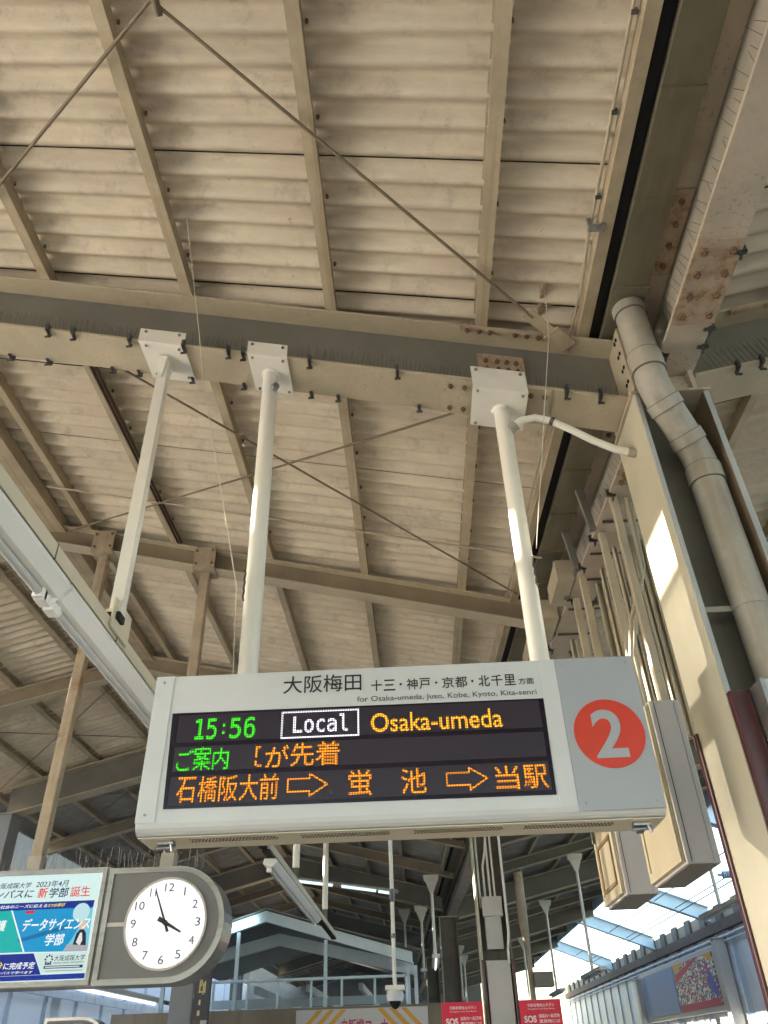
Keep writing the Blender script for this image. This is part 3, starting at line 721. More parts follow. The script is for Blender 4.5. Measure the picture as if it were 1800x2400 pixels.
L1 = batten(-.4, 2.42, "white fluorescent batten on a cream channel, left of the departure board", tr=(-.4, 6.9))
build("lamp_body", MB().prism_y([(-1.375, 1.455), (-1.362, 1.497), (-1.255, 1.497), (-1.245, 1.470), (-1.285, 1.430), (-1.330, 1.430)], 2.44, 5.2), M['lampwhite'], L1, bevel=.002)
build("tube", MB().tube([(-1.325, 2.52, 1.418), (-1.325, 5.1, 1.418)], .016, 14), M['tube'], L1)
build("lamp_holder", MB().box(-1.345, -1.305, 2.36, 2.42, 1.392, 1.4295).box(-1.345, -1.305, 2.44, 2.50, 1.392, 1.4295).tube([(-1.37, 2.43, 1.44), (-1.325, 2.43, 1.398), (-1.28, 2.43, 1.44)], .004, 6), M['lampwhite'], L1, bevel=.003)
sj = MB()
for yy in (2.28, 2.95, 3.6): sj.box(-1.3475, -1.2595, yy, yy + .006, 1.512, 1.5775)
build("channel_joint", sj, M['colweb'], L1)
# square hanger with clamp plate under the beam
x0 = -1.265
hp = MB().obox((-1.262, 2.9, 2.41), (.003, 0, -.80), (0, .027, 0), (.027, 0, 0))
build("hanger_pole", hp, M['hanger'], L1, bevel=.003)
build("pole_bracket", MB().box(-1.258, -1.248, 2.84, 3.05, 1.53, 1.67).box(-1.30, -1.2585, 2.872, 2.878, 1.577, 1.63), M['ivory'], L1, bevel=.002)
build("pole_socket", MB().box(-1.294, -1.232, 2.866, 2.934, 1.579, 1.612), M['dark'], L1)
pl = MB()
for (a, b_, ya, yb, za, zb_) in ((-1.385, -1.125, 2.762, 3.038, -.014, -.001), (-1.385, -1.125, 2.758, 2.7615, -.015, .085)):
    pl.loft([(a, ya, zbn(a) + za), (a, yb, zbn(a) + za), (a, yb, zbn(a) + zb_), (a, ya, zbn(a) + zb_)], [(b_, ya, zbn(b_) + za), (b_, yb, zbn(b_) + za), (b_, yb, zbn(b_) + zb_), (b_, ya, zbn(b_) + zb_)])
pl.loft([(-1.29, 2.84, 3.195), (-1.24, 2.84, 3.18), (-1.2636, 2.87, 3.05)], [(-1.29, 2.96, 3.195), (-1.24, 2.96, 3.18), (-1.2635, 2.93, 3.05)])
hpl = build("hanger_plate", pl, M['hanger'], L1, bevel=.002)
for x in (-1.35, -1.16):
    for yy in (2.79, 3.0): build("bolt", MB().hexbolt((x, yy, zbn(x) - .014), (0, 0, -1), .008, .006), M['chrome'], hpl)
    build("bolt", MB().hexbolt((x, 2.758, zbn(x) + .06), (0, -1, 0), .009, .006), M['chrome'], hpl)
L2 = batten(7.25, 10.7, "unlit fluorescent batten on a sloping run of channel below the departure board", tr=(6.95, 12.9))
for (y, xb) in ((8.75, -1.30), (11.5, -1.29)):
    build("hanger_pole", MB().tube([(xb, y, 3.4), (xb, y, 1.70)], .038, 14), M['hanger'], L2)
    build("pole_bracket", MB().box(xb - .03, xb + .03, y - .03, y + .03, 1.576, 1.699), M['clip'], L2)

# ------------------------------------------------------------------ advertising light box and station clock
AY = 5.60
ad = thing("advertising_lightbox", (-3.0, 5.72, .44), "stainless hanging light box with a bright blue university advertisement", "advertising sign")
fo = MB()
fo.box(-4.0, -2.125, AY + .01, AY + .26, .445, 1.145)
build("housing", fo, M['steel'], ad, bevel=.01)
frm = MB()
for (x0, x1, z0, z1) in ((-3.95, -2.13, 1.108, 1.140), (-3.95, -2.13, .448, .478), (-2.165, -2.13, .4785, 1.1075)): frm.box(x0, x1, AY - .012, AY + .009, z0, z1)
build("frame", frm, M['steel'], ad, bevel=.004)
def G(name, c, k=1.): return glow("ad_" + name, lin(c), k)
pn = MB().box(-3.93, -2.166, AY - .002, AY + .0095, .479, 1.107)
panel = build("light_panel", pn, G("mint", (214, 240, 236)), ad)
YA = AY - .003
def sheet(pts, mat, lay, nm="printed_field"): return build(nm, MB().poly_y(pts, YA - .0012 * lay, .001), mat, panel)
def adtext(items, mat, lay):
    mb = MB()
    for (s_, x0, x1, z0, z1, bold, shr) in items: put_text(mb, s_, x0, x1, z0, z1, YA - .0012 * lay, bold, shr)
    return build("printed_text", mb, mat, panel)
NAVY = G("navy", (22, 44, 140)); TEAL = G("teal", (22, 178, 172)); BLUE = G("blue", (20, 150, 205)); DBLUE = G("deepblue", (16, 110, 165)); WHT = G("white", (245, 250, 250)); INK = G("ink", (30, 45, 95)); REDI = G("red", (225, 40, 50)); YEL = G("yellow", (250, 225, 60)); PALE = G("pale", (205, 228, 220))
sheet([(-3.93, .935), (-2.187, .938), (-2.19, .895), (-3.93, .885)], NAVY, 1)
sheet([(-3.93, .884), (-2.74, .893), (-2.60, .645), (-3.93, .64)], TEAL, 1)
sheet([(-2.735, .893), (-2.19, .8945), (-2.178, .638), (-2.595, .645)], BLUE, 1)
sheet([(-2.66, .72), (-2.45, .77), (-2.32, .80), (-2.32, .775), (-2.47, .74), (-2.64, .70)], DBLUE, 2)
sheet([(-2.34, .645), (-2.30, .70), (-2.25, .80), (-2.22, .88), (-2.19, .894), (-2.178, .638)], G("sky", (120, 200, 220)), 2)
sheet([(-2.745, .893), (-2.735, .893), (-2.592, .645), (-2.602, .645)], WHT, 3)
sheet([(-3.93, .632), (-2.53, .636), (-2.455, .515), (-3.93, .505)], NAVY, 1)
sheet([(-2.52, .634), (-2.174, .634), (-2.168, .522), (-2.452, .522)], PALE, 1)
sheet([(-3.93, .503), (-2.166, .515), (-2.166, .485), (-3.93, .483)], G("navy2", (24, 50, 150)), 1)
build("printed_badge", MB().disc_y(-2.262, YA - .0050, .866, .056, .001, 32), G("badge", (190, 225, 230)), panel)
# presenter in a black jacket
sheet([(-2.285, .65), (-2.27, .74), (-2.25, .765), (-2.225, .765), (-2.205, .74), (-2.19, .65)], G("jacket", (35, 40, 55)), 4, "printed_figure")
sheet([(-2.262, .69), (-2.245, .745), (-2.232, .745), (-2.222, .70), (-2.235, .67)], G("blouse", (225, 225, 225)), 5, "printed_figure")
build("printed_figure", MB().disc_y(-2.238, YA - .0062, .79, .026, .001, 20), G("skin", (225, 190, 165)), panel)
sheet([(-2.33, .645), (-2.178, .638), (-2.175, .67), (-2.32, .68)], G("table", (175, 170, 175)), 6)
adtext([("大阪成蹊大学", -2.90, -2.645, 1.027, 1.064, .004, .15), ("2023年4月", -2.612, -2.388, 1.028, 1.070, .004, .15)], INK, 2)
adtext([("キャンパスに", -3.02, -2.615, .965, 1.018, .012, .2), ("学部", -2.51, -2.375, .962, 1.024, .012, .1)], INK, 2)
adtext([("新", -2.588, -2.520, .962, 1.026, .012, .1), ("誕生", -2.362, -2.228, .962, 1.026, .006, 0)], REDI, 2)
adtext([("これからの社会のニーズに応える", -2.98, -2.505, .904, .926, .01, .2)], WHT, 3)
adtext([("2つの学び", -2.50, -2.382, .904, .927, .02, .2)], YEL, 3)
adtext([("データサイエンス", -2.640, -2.188, .764, .838, .018, .2), ("学部", -2.470, -2.342, .676, .745, .016, .1)], WHT, 7)
adtext([("看護", -2.88, -2.752, .77, .835, .014, .1), ("学部", -2.90, -2.78, .685, .752, .014, .1)], WHT, 7)
sheet([(-2.64, .868), (-2.585, .870), (-2.585, .888), (-2.64, .886)], REDI, 3)
adtext([("に完成予定", -2.71, -2.505, .548, .588, .016, .15), ("キャンパスで学べます", -2.80, -2.51, .522, .538, .006, .15)], WHT, 3)
adtext([("2分", -2.80, -2.715, .548, .592, .02, .15)], YEL, 3)
adtext([("大阪成蹊大学", -2.385, -2.185, .586, .620, 0, .05), ("OSAKA SEIKEI UNIVERSITY", -2.385, -2.185, .572, .581, 0, 0)], INK, 3)
sheet([(-2.445, .562), (-2.19, .562), (-2.19, .546), (-2.445, .546)], INK, 2)
sheet([(-2.435, .557), (-2.21, .557), (-2.21, .551), (-2.435, .551)], PALE, 4); sheet([(-2.43, .535), (-2.19, .535), (-2.19, .530), (-2.43, .530)], G("faint", (150, 165, 180)), 3)
em = MB()
for k in range(8):
    a = k * math.pi / 4; em.poly_y([(-2.42 + .024 * math.cos(a - .3), .598 + .024 * math.sin(a - .3)), (-2.42 + .030 * math.cos(a), .598 + .030 * math.sin(a)), (-2.42 + .024 * math.cos(a + .3), .598 + .024 * math.sin(a + .3)), (-2.42 + .014 * math.cos(a), .598 + .014 * math.sin(a))], YA - .004 - k * .0001, .001)
em.poly_y([(-2.443, .568), (-2.397, .568), (-2.400, .576), (-2.440, .576)], YA - .0042, .001)
build("printed_emblem", em, INK, panel)

def clock_unit(cx, y, cz, hand_h, hand_m, lb, group=None):
    t = thing("station_clock", (cx, y + .13, cz - .34), lb, "clock", group)
    xl = cx - .43; Rr = .345
    def outline(r, xl_, n=20):
        return [(xl_, cz + r)] + [(cx + .045 + r * math.cos(a), cz + r * math.sin(a)) for a in [math.pi / 2 - math.pi * k / n for k in range(n + 1)]] + [(xl_, cz - r)]
    A = outline(Rr, xl)
    hsg = MB().loft([(x, y + .01, z) for x, z in A], [(x, y + .26, z) for x, z in A])
    build("housing", hsg, M['steel'], t, bevel=.012)
    B = outline(Rr - .035, xl + .035); n = len(A)
    rim = MB()
    for i in range(n):
        j = (i + 1) % n
        rim.loft([(A[i][0], y - .010, A[i][1]), (A[j][0], y - .010, A[j][1]), (B[j][0], y - .010, B[j][1]), (B[i][0], y - .010, B[i][1])],
                 [(A[i][0], y + .009, A[i][1]), (A[j][0], y + .009, A[j][1]), (B[j][0], y + .009, B[j][1]), (B[i][0], y + .009, B[i][1])], cap=True)
    build("bezel", rim, M['steel'], t)
    build("back_panel", MB().poly_y(B, y, .008), M['clockgrey'], t)
    build("seam_strip", MB().box(xl + .036, cx - .26, y - .006, y - .0003, cz - .012, cz + .012), M['cabgrey'], t)
    ring = MB(); nn_ = 64
    for i in range(nn_):
        a, b_ = 2 * math.pi * i / nn_, 2 * math.pi * (i + 1) / nn_
        q = [(r_ * math.cos(w_), r_ * math.sin(w_)) for r_, w_ in ((.262, a), (.262, b_), (.275, b_), (.275, a))]
        ring.loft([(cx + u, y - .012, cz + v) for u, v in q], [(cx + u, y - .0003, cz + v) for u, v in q], cap=True)
    build("dial_ring", ring, M['cabgrey'], t)
    dial = build("dial", MB().disc_y(cx, y - .006, cz, .263, .005, 64), glow("clock_face_light", (1.0, .99, .97), 1.15), t)
    nm = MB()
    for k in range(1, 13):
        a = math.pi / 2 - k * math.pi / 6; u, v = cx + .215 * math.cos(a), cz + .213 * math.sin(a)
        wd = .034 if k < 10 else .062
        if k == 1: wd = .009
        if k == 11: wd = .04
        put_text(nm, str(k), u - wd / 2, u + wd / 2, v - .025, v + .025, y - .0064)
    build("numerals", nm, flat("slate_numerals", (.06, .08, .14)), dial)
    for nm_, ang, ln, wd, tail in (("hour_hand", hand_h, .125, .014, .055), ("minute_hand", hand_m, .215, .009, .06)):
        a = math.pi / 2 - ang; d = Vector((math.cos(a), math.sin(a))); n_ = Vector((-d.y, d.x)); c = Vector((cx, cz))
        pts = [c - d * tail - n_ * wd * 1.1, c - d * tail + n_ * wd * 1.1, c + n_ * wd * .8, c + d * ln + n_ * wd * .4, c + d * ln - n_ * wd * .4, c - n_ * wd * .8]
        build(nm_, MB().poly_y([tuple(p) for p in pts], y - (.016 if nm_ == "hour_hand" else .021), .003), M['black'], dial)
    build("hand_boss", MB().disc_y(cx, y - .025, cz, .016, .018, 20), M['black'], dial)
    return t
ck = clock_unit(-1.685, AY, .785, 2 * math.pi * (3 + 56 / 60) / 12, 2 * math.pi * 56 / 60, "white faced round clock showing five to four in a stainless D shaped case")
ck2 = clock_unit(-4.35, 11.3, .22, 2 * math.pi * (3 + 56 / 60) / 12, 2 * math.pi * 56 / 60, "farther round clock in a stainless case at the bottom edge, only its top in frame")
def rust_post(parent, x, y, zt, zb_, r):
    build("hanger_post", MB().box(x - r, x + r, y - r, y + r, zb_, zt), M['postrust'], parent, bevel=.006)
    zc = zL(x, 3.14)
    build("post_bracket", MB().box(x - .095, x + .095, y - .10, y - .085, zc - .03, zc + .19).box(x - .095, x + .095, y - .0845, y + .085, zc - .035, zc - .002), M['postrust'], parent, bevel=.002)
    for dx in (-.07, .07):
        for dz in (.02, .15): build("bolt", MB().hexbolt((x + dx, y - .10, zc + dz), (0, -1, 0), .011, .009), M['bolt'], parent)
    build("post_foot", MB().box(x - r - .008, x + r + .008, y - r - .008, y + r + .008, zb_, zb_ + .10), M['pipe'], parent, bevel=.004)
rust_post(ad, -2.69, 5.70, zL(-2.69, 3.10), 1.146, .040)
rust_post(ck, -1.745, 5.70, zL(-1.745, 3.10), 1.131, .040)
build("pole", MB().box(-4.40, -4.28, 11.40, 11.52, -1.65, -.122), M['steel'], ck2)
spk = MB(); x = -3.6
while x < -1.5:
    spk.tube([(x, 5.74 + random.uniform(-.06, .06), 1.146), (x + random.uniform(-.03, .03), 5.76, 1.146 + random.uniform(.07, .16))], .0011, 4, smooth=False); x += .018
build("bird_spikes", spk, M['spike'], ad)

# ------------------------------------------------------------------ cabinets behind the board, their droppers
def cabinet(x0, x1, y0, y1, z0, z1, lb, door):
    t = thing("display_cabinet", ((x0 + x1) / 2, (y0 + y1) / 2, z0), lb, "cabinet", "tan cabinets hung beside the near column")
    build("body", MB().box(x0, x1, y0, y1, z0, z1), M['cabgrey'], t, bevel=.006)
    build("side_door", MB().box(x0 - .012, x0 - .0005, y0 + .012, y1 - .012, z0 + .012, z1 - .012), M['cabtan'], t, bevel=.004)
    fr = MB()
    a, b_ = y0 + .012, y1 - .012
    for (ya, yb, za, zb_) in ((a, b_, z0 + .012, z0 + .055), (a, a + .05, z0 + .0555, z1 - .02), (b_ - .03, b_, z0 + .0555, z1 - .02)): fr.box(x0 - .022, x0 - .0125, ya, yb, za, zb_)
    build("door_frame", fr, M['cabtan'], t, bevel=.003)
    if door:
        fr = MB()
        za, zb_ = z0 + .07, z0 + .33; ya, yb = y0 + .09, y1 - .06
        for (u0, u1, v0, v1) in ((ya, yb, za, za + .018), (ya, yb, zb_ - .018, zb_), (ya, ya + .022, za + .0185, zb_ - .0185), (yb - .022, yb, za + .0185, zb_ - .0185)): fr.box(x0 - .021, x0 - .0125, u0, u1, v0, v1)
        build("hatch_frame", fr, paint("hatch_brown", (.30, .20, .11), .5), t)
        build("handle", MB().tube([(x0 - .03, y1 - .05, z0 + .36), (x0 - .03, y1 - .05, z0 + .52)], .008, 8), M['clip'], t)
    build("base_plate", MB().box(x0 + .006, x1 - .006, y0 + .006, y1 - .006, z0 - .004, z0 - .0003), M['cabunder'], t)
    build("seam", MB().box(x0 + .022, x0 + .025, y0 - .0015, y0 - .0002, z0 + .01, z1 - .01), M['dark'], t)
    build("seam", MB().box(x1 - .03, x1 - .028, y0 - .0015, y0 - .0002, z0 + .01, z1 - .01), M['cabunder'], t)
    return t
c2 = cabinet(1.185, 1.335, 3.68, 4.26, .67, 1.42, "tan cabinet with a grey front, the nearer and larger one beside the column", False)
c1 = cabinet(1.125, 1.30, 4.62, 5.14, .70, 1.50, "tan cabinet with a brown framed hatch and handle, half hidden behind the departure board", True)
for i, (par, x, y, w_) in enumerate(((c2, 1.30, 3.80, .03), (c2, 1.30, 4.18, .03), (c1, 1.27, 4.75, .035), (c1, 1.27, 5.05, .035))):
    z0 = 1.42 if par is c2 else 1.50
    build("dropper", MB().box(x - w_ / 2, x + w_ / 2 + .012, y - .02, y + .02, z0 + .001, GB - .002), M['beam'], par, bevel=.002)
build("conduit", MB().tube([(1.22, 3.9, 1.42), (1.22, 3.9, 1.75), (1.25, 3.85, 1.95), (1.36, 3.8, 2.2), (1.38, 3.8, 2.76)], .013, 10), M['beam'], c2)
build("conduit", MB().tube([(1.26, 3.97, 1.42), (1.26, 3.97, 1.8), (1.30, 3.9, 2.0), (1.40, 3.85, 2.3), (1.42, 3.85, 2.76)], .013, 10), M['beam'], c2)
# steel posts and a knee brace just behind the column
pf = thing("service_frame", (1.6, 4.6, 1.46), "cream vertical channels and diagonal brace behind the near column", "steel frame")
for (x, y, w_, zt) in ((1.42, 4.20, .05, GB), (1.414, 4.35, .03, GB), (1.53, 4.42, .035, 2.9), (1.40, 4.50, .045, GB), (1.60, 4.5, .03, 2.95), (1.38, 4.62, .03, GB), (1.68, 4.63, .05, 3.0), (1.385, 4.82, .05, GB),
                       (1.82, 4.9, .06, 3.05), (1.377, 5.1, .035, GB), (1.72, 5.1, .04, 3.0), (1.35, 5.4, .05, GB), (1.335, 5.72, .05, GB), (1.31, 6.1, .05, GB)):
    build("channel_post", MB().box(x, x + w_ * .25, y, y + .04, 1.56, zt - .002).box(x + w_ * .75, x + w_, y, y + .04, 1.56, zt - .002).box(x + w_ * .25, x + w_ * .75, y + .03, y + .04, 1.56, zt - .002), M['beam'], pf, bevel=.002)
for (x, y) in ((1.30, 4.02), (1.29, 4.40), (1.28, 4.74), (1.26, 5.18), (1.24, 5.6)):
    build("cross_strap", MB().box(x - .02, x + .24, y, y + .018, GB - .022, GB - .0125), M['clip'], pf)
for (x, y, z) in ((1.10, 4.75, 2.86), (1.06, 5.3, 2.84), (1.02, 5.9, 2.83)):
    build("cable_tray", MB().box(x, x + .12, y, y + .012, z - .10, z + .06).box(x, x + .012, y + .0125, y + .40, z - .10, z + .06).box(x + .0125, x + .12, y + .0125, y + .40, z - .10, z - .09), M['beam'], pf)
build("knee_brace", MB().obox((1.60, 4.9, 2.42), (.14, -.08, .18), (.02, 0, -.016), (0, .02, 0)), M['beam'], pf)
sk = MB()
for k in range(16):
    z = 2.2 + k * .035
    sk.tube([(1.40 + random.uniform(0, .05), 4.9, z), (1.78 + random.uniform(-.1, .05), 4.8, z + random.uniform(-.03, .03))], .0016, 4, smooth=False)
build("bird_spikes", sk, M['spike'], pf)

# ------------------------------------------------------------------ far platform: stair roof, railing, kiosk, signs
sr = thing("stair_roof", (-2.4, 19, -.8), "pale blue gabled steel roof frame over the far stairs", "stair roof")
def gable(y, xa, za, sl, xl, xr, d):
    mb = MB()
    for xe in (xl, xr):
        ze = za - sl * abs(xe - xa)
        mb.loft([(xa, y, za), (xa, y + .16, za), (xa, y + .16, za - d), (xa, y, za - d)], [(xe, y, ze), (xe, y + .16, ze), (xe, y + .16, ze - d), (xe, y, ze - d)])
    return mb
build("gable_beam", gable(17.6, -3.2, 2.62, .28, -5.6, -.2, .20), M['blue'], sr)
build("gable_beam", gable(19.4, -3.2, 2.42, .22, -5.6, -.2, .24), M['blue'], sr)
build("roof_sheet", MB().loft([(-5.7, 17.5, 1.96), (-3.2, 17.5, 2.64), (-.1, 17.5, 1.79), (-3.2, 17.5, 2.67)], [(-5.7, 25, 1.96), (-3.2, 25, 2.64), (-.1, 25, 1.79), (-3.2, 25, 2.67)]), M['farsteel'], sr)
for x in (-5.2, -3.75, -1.95, -.3, -.15): build("post", MB().box(x - .035, x + .035, 17.62, 17.70, .86, 2.60 - .28 * abs(x + 3.2) - .2), M['blue'], sr)
build("strip_lamp", MB().box(-4.4, -3.35, 17.50, 17.54, 2.30, 2.345).box(-4.38, -3.4, 17.5, 17.54, 2.38, 2.40), glow("stair_lamp_lit", (.62, .92, 1.0), 7.), sr)
for v in bpy.data.objects[sr.children[-1].name].data.vertices: v.co.z += -.28 * (abs(v.co.x + sr.location.x + 3.2) - .6)
tr_ = MB()
for y in (22, 26, 30): tr_.box(-5.5, -.4, y, y + .12, 1.15, 1.33); 
for x in (-4.2, -2.9, -1.6): tr_.box(x, x + .1, 22, 30, 1.45, 1.6)
build("cross_beam", tr_, M['blue'], sr)
rl = thing("railing", (-2.2, 17.2, .86), "pale blue tube railing standing on the kiosk roof", "railing")
build("top_rail", MB().tube([(-4.3, 17.1, 1.335), (-.35, 17.1, 1.335)], .028, 10), M['blue'], rl)
for k in range(7):
    x = -4.05 + k * .62
    build("baluster", MB().tube([(x, 17.1 + .25 * (k % 2), .87), (x, 17.1 + .25 * (k % 2), 1.33)], .024, 8), M['blue'], rl)
ks = thing("kiosk", (-2.3, 18, -1.65), "brown clad kiosk block with a light banner under the pale blue railing", "kiosk")
build("wall", MB().box(-5.9, .55, 16.9, 21, -1.65, .86), M['kiosk'], ks, bevel=.01)
bn = build("banner", MB().box(-2.40, .05, 16.86, 16.895, -.2, .82), paint("banner_grey", (.62, .58, .56), .6, 0, .05), ks)
for sgn, xb in ((1, -2.38), (-1, .03)):
    for k in range(3):
        x = xb + sgn * k * .22
        build("banner_stripe", MB().poly_y([(x, .45), (x + sgn * .11, .45), (x + sgn * .48, .81), (x + sgn * .37, .81)], 16.857 - .0003 * k, .002), M['yellow'], bn)
bt = MB(); put_text(bt, "自販機コーナー", -1.55, -.55, .42, .66, 16.857, .02); build("banner_text", bt, flat("magenta_text", (.55, .05, .12)), bn)
# hanging camera
cc = thing("security_camera", (-.27, 8.5, .40), "white dome security camera hanging on a thin pole under the board", "camera")
build("hanger_pole", MB().tube([(-.28, 8.5, 3.25), (-.275, 8.5, .58)], [.022, .019], 12), M['hanger'], cc)
build("pole_joint", MB().tube([(-.277, 8.5, 1.3), (-.277, 8.5, 1.42)], .026, 12).tube([(-.276, 8.5, .98), (-.276, 8.5, 1.02)], .026, 12), M['clip'], cc)
build("mount", MB().box(-.365, -.185, 8.42, 8.58, .545, .585), M['hanger'], cc, bevel=.006)
build("shell", MB().tube([(-.275, 8.5, .545), (-.275, 8.5, .50), (-.275, 8.5, .46)], [.075, .082, .075], 24), M['white'], cc)
dm = MB(); dm.tube([(-.275, 8.5, .46), (-.275, 8.5, .43), (-.275, 8.5, .405), (-.275, 8.5, .395)], [.055, .05, .03, .006], 20)
m_d, _, b = newmat("smoked_dome"); b.inputs["Base Color"].default_value = (.01, .01, .012, 1); b.inputs["Roughness"].default_value = .08
build("dome", dm, m_d, cc)
# red emergency signs on the far column
def sos(x0, lb):
    t = thing("emergency_sign", (x0 + .25, 11.0, 0), lb, "sign", "red emergency signs on the far column")
    p = build("panel", MB().box(x0, x0 + .50, 10.98, 11.0, -.10, .56), M['sosred'], t, bevel=.006)
    tx = MB(); put_text(tx, "SOS", x0 + .045, x0 + .19, .33, .40, 10.979, .03)
    put_text(tx, "列車非常停止ボタン", x0 + .10, x0 + .42, .485, .520, 10.979, .01); put_text(tx, "Emergency Train Stop Button", x0 + .10, x0 + .42, .455, .473, 10.979)
    for k, s_ in enumerate(("線路内へ転落時", "異常時には", "ボタンを押して", "ください")): put_text(tx, s_, x0 + .22, x0 + (.47 if k < 3 else .40), .375 - k * .052, .412 - k * .052, 10.979, .008)
    tx.poly_y([(x0 + .09, .28), (x0 + .125, .315), (x0 + .16, .28), (x0 + .138, .28), (x0 + .138, .20), (x0 + .112, .20), (x0 + .112, .28)], 10.9775, .001)
    build("lettering", tx, M['whitetxt'], p)
    build("bracket", MB().box(.735, .75, 10.985, 11.09, .1, .14) if x0 < .7 else MB().box(1.13, 1.145, 10.985, 11.09, .1, .14), M['steel'], t)
    return t
sos(.20, "red SOS emergency sign on the left side of the far column"); sos(1.135, "red SOS emergency sign on the right side of the far column")
pil = thing("grey_pillar", (-3.85, 14.35, -1.65), "grey square pillar behind the station clock with a navy sign at its side", "pillar")
build("shaft", MB().box(-4.05, -3.69, 14.2, 14.5, -1.65, 1.62), M['concrete'], pil, bevel=.012)
build("cap_plate", MB().box(-4.07, -3.67, 14.18, 14.52, 1.621, 1.65), M['concrete'], pil)
dk = thing("vertical_sign", (-3.5, 14.1, -.4), "tall navy vertical sign with blurred gold marks just right of the clock's lower edge", "sign")
dpn = build("panel", MB().box(-3.635, -3.375, 14.05, 14.12, -.4, 1.27), M['navy'], dk, bevel=.008)
gold = flat("gold_text", (.72, .60, .25))
for (x0, x1, z0, z1) in ((-3.555, -3.535, .99, 1.14), (-3.525, -3.51, 1.05, 1.14), (-3.565, -3.505, .965, .985), (-3.498, -3.482, .94, 1.10), (-3.475, -3.455, .96, 1.12), (-3.545, -3.515, .80, .87), (-3.555, -3.515, .66, .73)):
    build("gold_mark", MB().box(x0, x1, 14.046, 14.0495, z0, z1), gold, dpn, bevel=.002)
for k in range(2): build("pictogram_tile", MB().box(-3.61 + .12 * k, -3.51 + .12 * k, 14.042, 14.049, .42, .60), [M['guard'], M['cabgrey']][k], dpn)
build("side_arm", MB().box(-3.689, -3.636, 14.22, 14.26, .9, .96).box(-3.655, -3.636, 14.1205, 14.2195, .9, .96), M['steel'], dk)
rs_ = thing("corner_sign", (-3.4, 7.2, -.2), "red sign at the bottom left corner of the view", "sign")
rp = build("panel", MB().box(-4.1, -3.70, 7.2, 7.23, -.3, .37), M['sosred'], rs_, bevel=.005)
for z in (.20, .14): build("white_line", MB().box(-4.05, -3.76, 7.196, 7.1995, z, z + .018), M['whitetxt'], rp)
build("pole", MB().tube([(-3.95, 7.25, -1.65), (-3.95, 7.25, .2)], .03, 10), M['steel'], rs_)

# hanging lamp poles of the platform to the right and centre
def pole_lamp(x, y, zt, zb_, lb, lit=False, along=1.):
    t = thing("hanging_lamp", (x, y, zb_), lb, "hanging lamp", "lamp poles under the far canopy")
    build("pole", MB().tube([(x, y, zt), (x, y, zb_ + .06)], .030, 10), M['hanger'], t)
    build("pole_bracket", MB().loft([(x - .14, y - .05, zt - .05), (x + .14, y - .05, zt - .05), (x + .14, y + .05, zt - .05), (x - .14, y + .05, zt - .05)], [(x - .16, y - .06, zt + .06), (x + .16, y - .06, zt + .06), (x + .16, y + .06, zt + .06), (x - .16, y + .06, zt + .06)]).loft([(x - .035, y - .03, zt - .26), (x + .035, y - .03, zt - .26), (x + .035, y + .03, zt - .26), (x - .035, y + .03, zt - .26)], [(x - .12, y - .04, zt - .0505), (x + .12, y - .04, zt - .0505), (x + .12, y + .04, zt - .0505), (x - .12, y + .04, zt - .0505)]), M['hanger'], t, bevel=.004)
    hb = build("lamp_body", MB().box(x - .07, x + .07, y - along, y + along, zb_, zb_ + .06), M['white'], t, bevel=.004)
    build("tube", MB().tube([(x, y - along + .05, zb_ - .02), (x, y + along - .05, zb_ - .02)], .017, 10), glow("lamp_lit", (1., .98, .94), 1.6) if lit else M['tube'], t)
    return t
pole_lamp(3.2, 16.9, 3.28, 1.22, "unlit hanging lamp nearest the tracks, in front of the sky gap")
pole_lamp(3.3, 22.5, 3.28, 1.25, "unlit hanging lamp second along the track side")
pole_lamp(3.25, 28.1, 3.05, 1.30, "unlit hanging lamp farthest along the track side")
pole_lamp(4.9, 14.1, 3.62, 1.85, "unlit hanging lamp beside the tracks, right of the cabinets")
pole_lamp(5.3, 11.3, 3.6, 2.25, "unlit hanging lamp close to the near column's right edge")
pole_lamp(.25, 16.9, 2.99, 1.50, "lit hanging lamp between the white camera and the far column", lit=True)
pole_lamp(0.02, 19.7, 2.85, 1.52, "unlit hanging lamp pole above the banner's right end")
pole_lamp(-.42, 22.5, 3.20, 1.7, "unlit hanging lamp pole beside the stair roof's right end")
for k, (x, y) in enumerate(((.75, 23.5), (.9, 25.3), (1.2, 28.1), (1.45, 30.9), (1.0, 33.7))):
    pole_lamp(x, y, 2.9, 1.45, ["small distant lamp pole just left of the far column", "small distant lamp pole second from the far column's left side", "tiny lamp pole deep under the canopy behind the red sign", "tiny lamp pole at the canopy's far end near the tracks", "farthest tiny lamp pole under the dark canopy end"][k])
rp2 = thing("rusty_pipe", (1.95, 16.4, -1.65), "rust brown standpipe with a small grey box right of the far column", "pipe")
build("pipe", MB().tube([(1.95, 16.4, 2.95), (1.95, 16.4, 2.1), (1.97, 16.4, 1.6), (1.97, 16.4, -1.65)], [.09, .09, .05, .05], 14), M['postrust'], rp2)
build("equipment_box", MB().box(2.0, 2.35, 16.2, 16.5, 1.02, 1.25), M['cabunder'], rp2, bevel=.01)
lr = thing("lit_strip_light", (-1.5, 14.0, 2.6), "row of bright strip lights under the dark far beam", "strip light")
for (x0, x1, z0, z1) in ((-2.35, -2.2, 2.56, 2.54), (-2.15, -1.45, 2.53, 2.43), (-1.30, -.72, 2.41, 2.32), (-.68, -.5, 2.31, 2.28)):
    build("tube", MB().tube([(x0, 14.0, z0), (x1, 14.0, z1)], .022, 8), glow("strip_lit", (.75, .95, 1.0), 1.3), lr)
build("batten", MB().obox((-1.4, 14.03, 2.455), (1.05, 0, -.155), (0, .02, 0), (.004, 0, .03)), M['farsteel'], lr)
lb = thing("lit_batten", (-6.4, 16, 1.2), "bright fluorescent batten hanging by the left wall beneath the clock", "strip light")
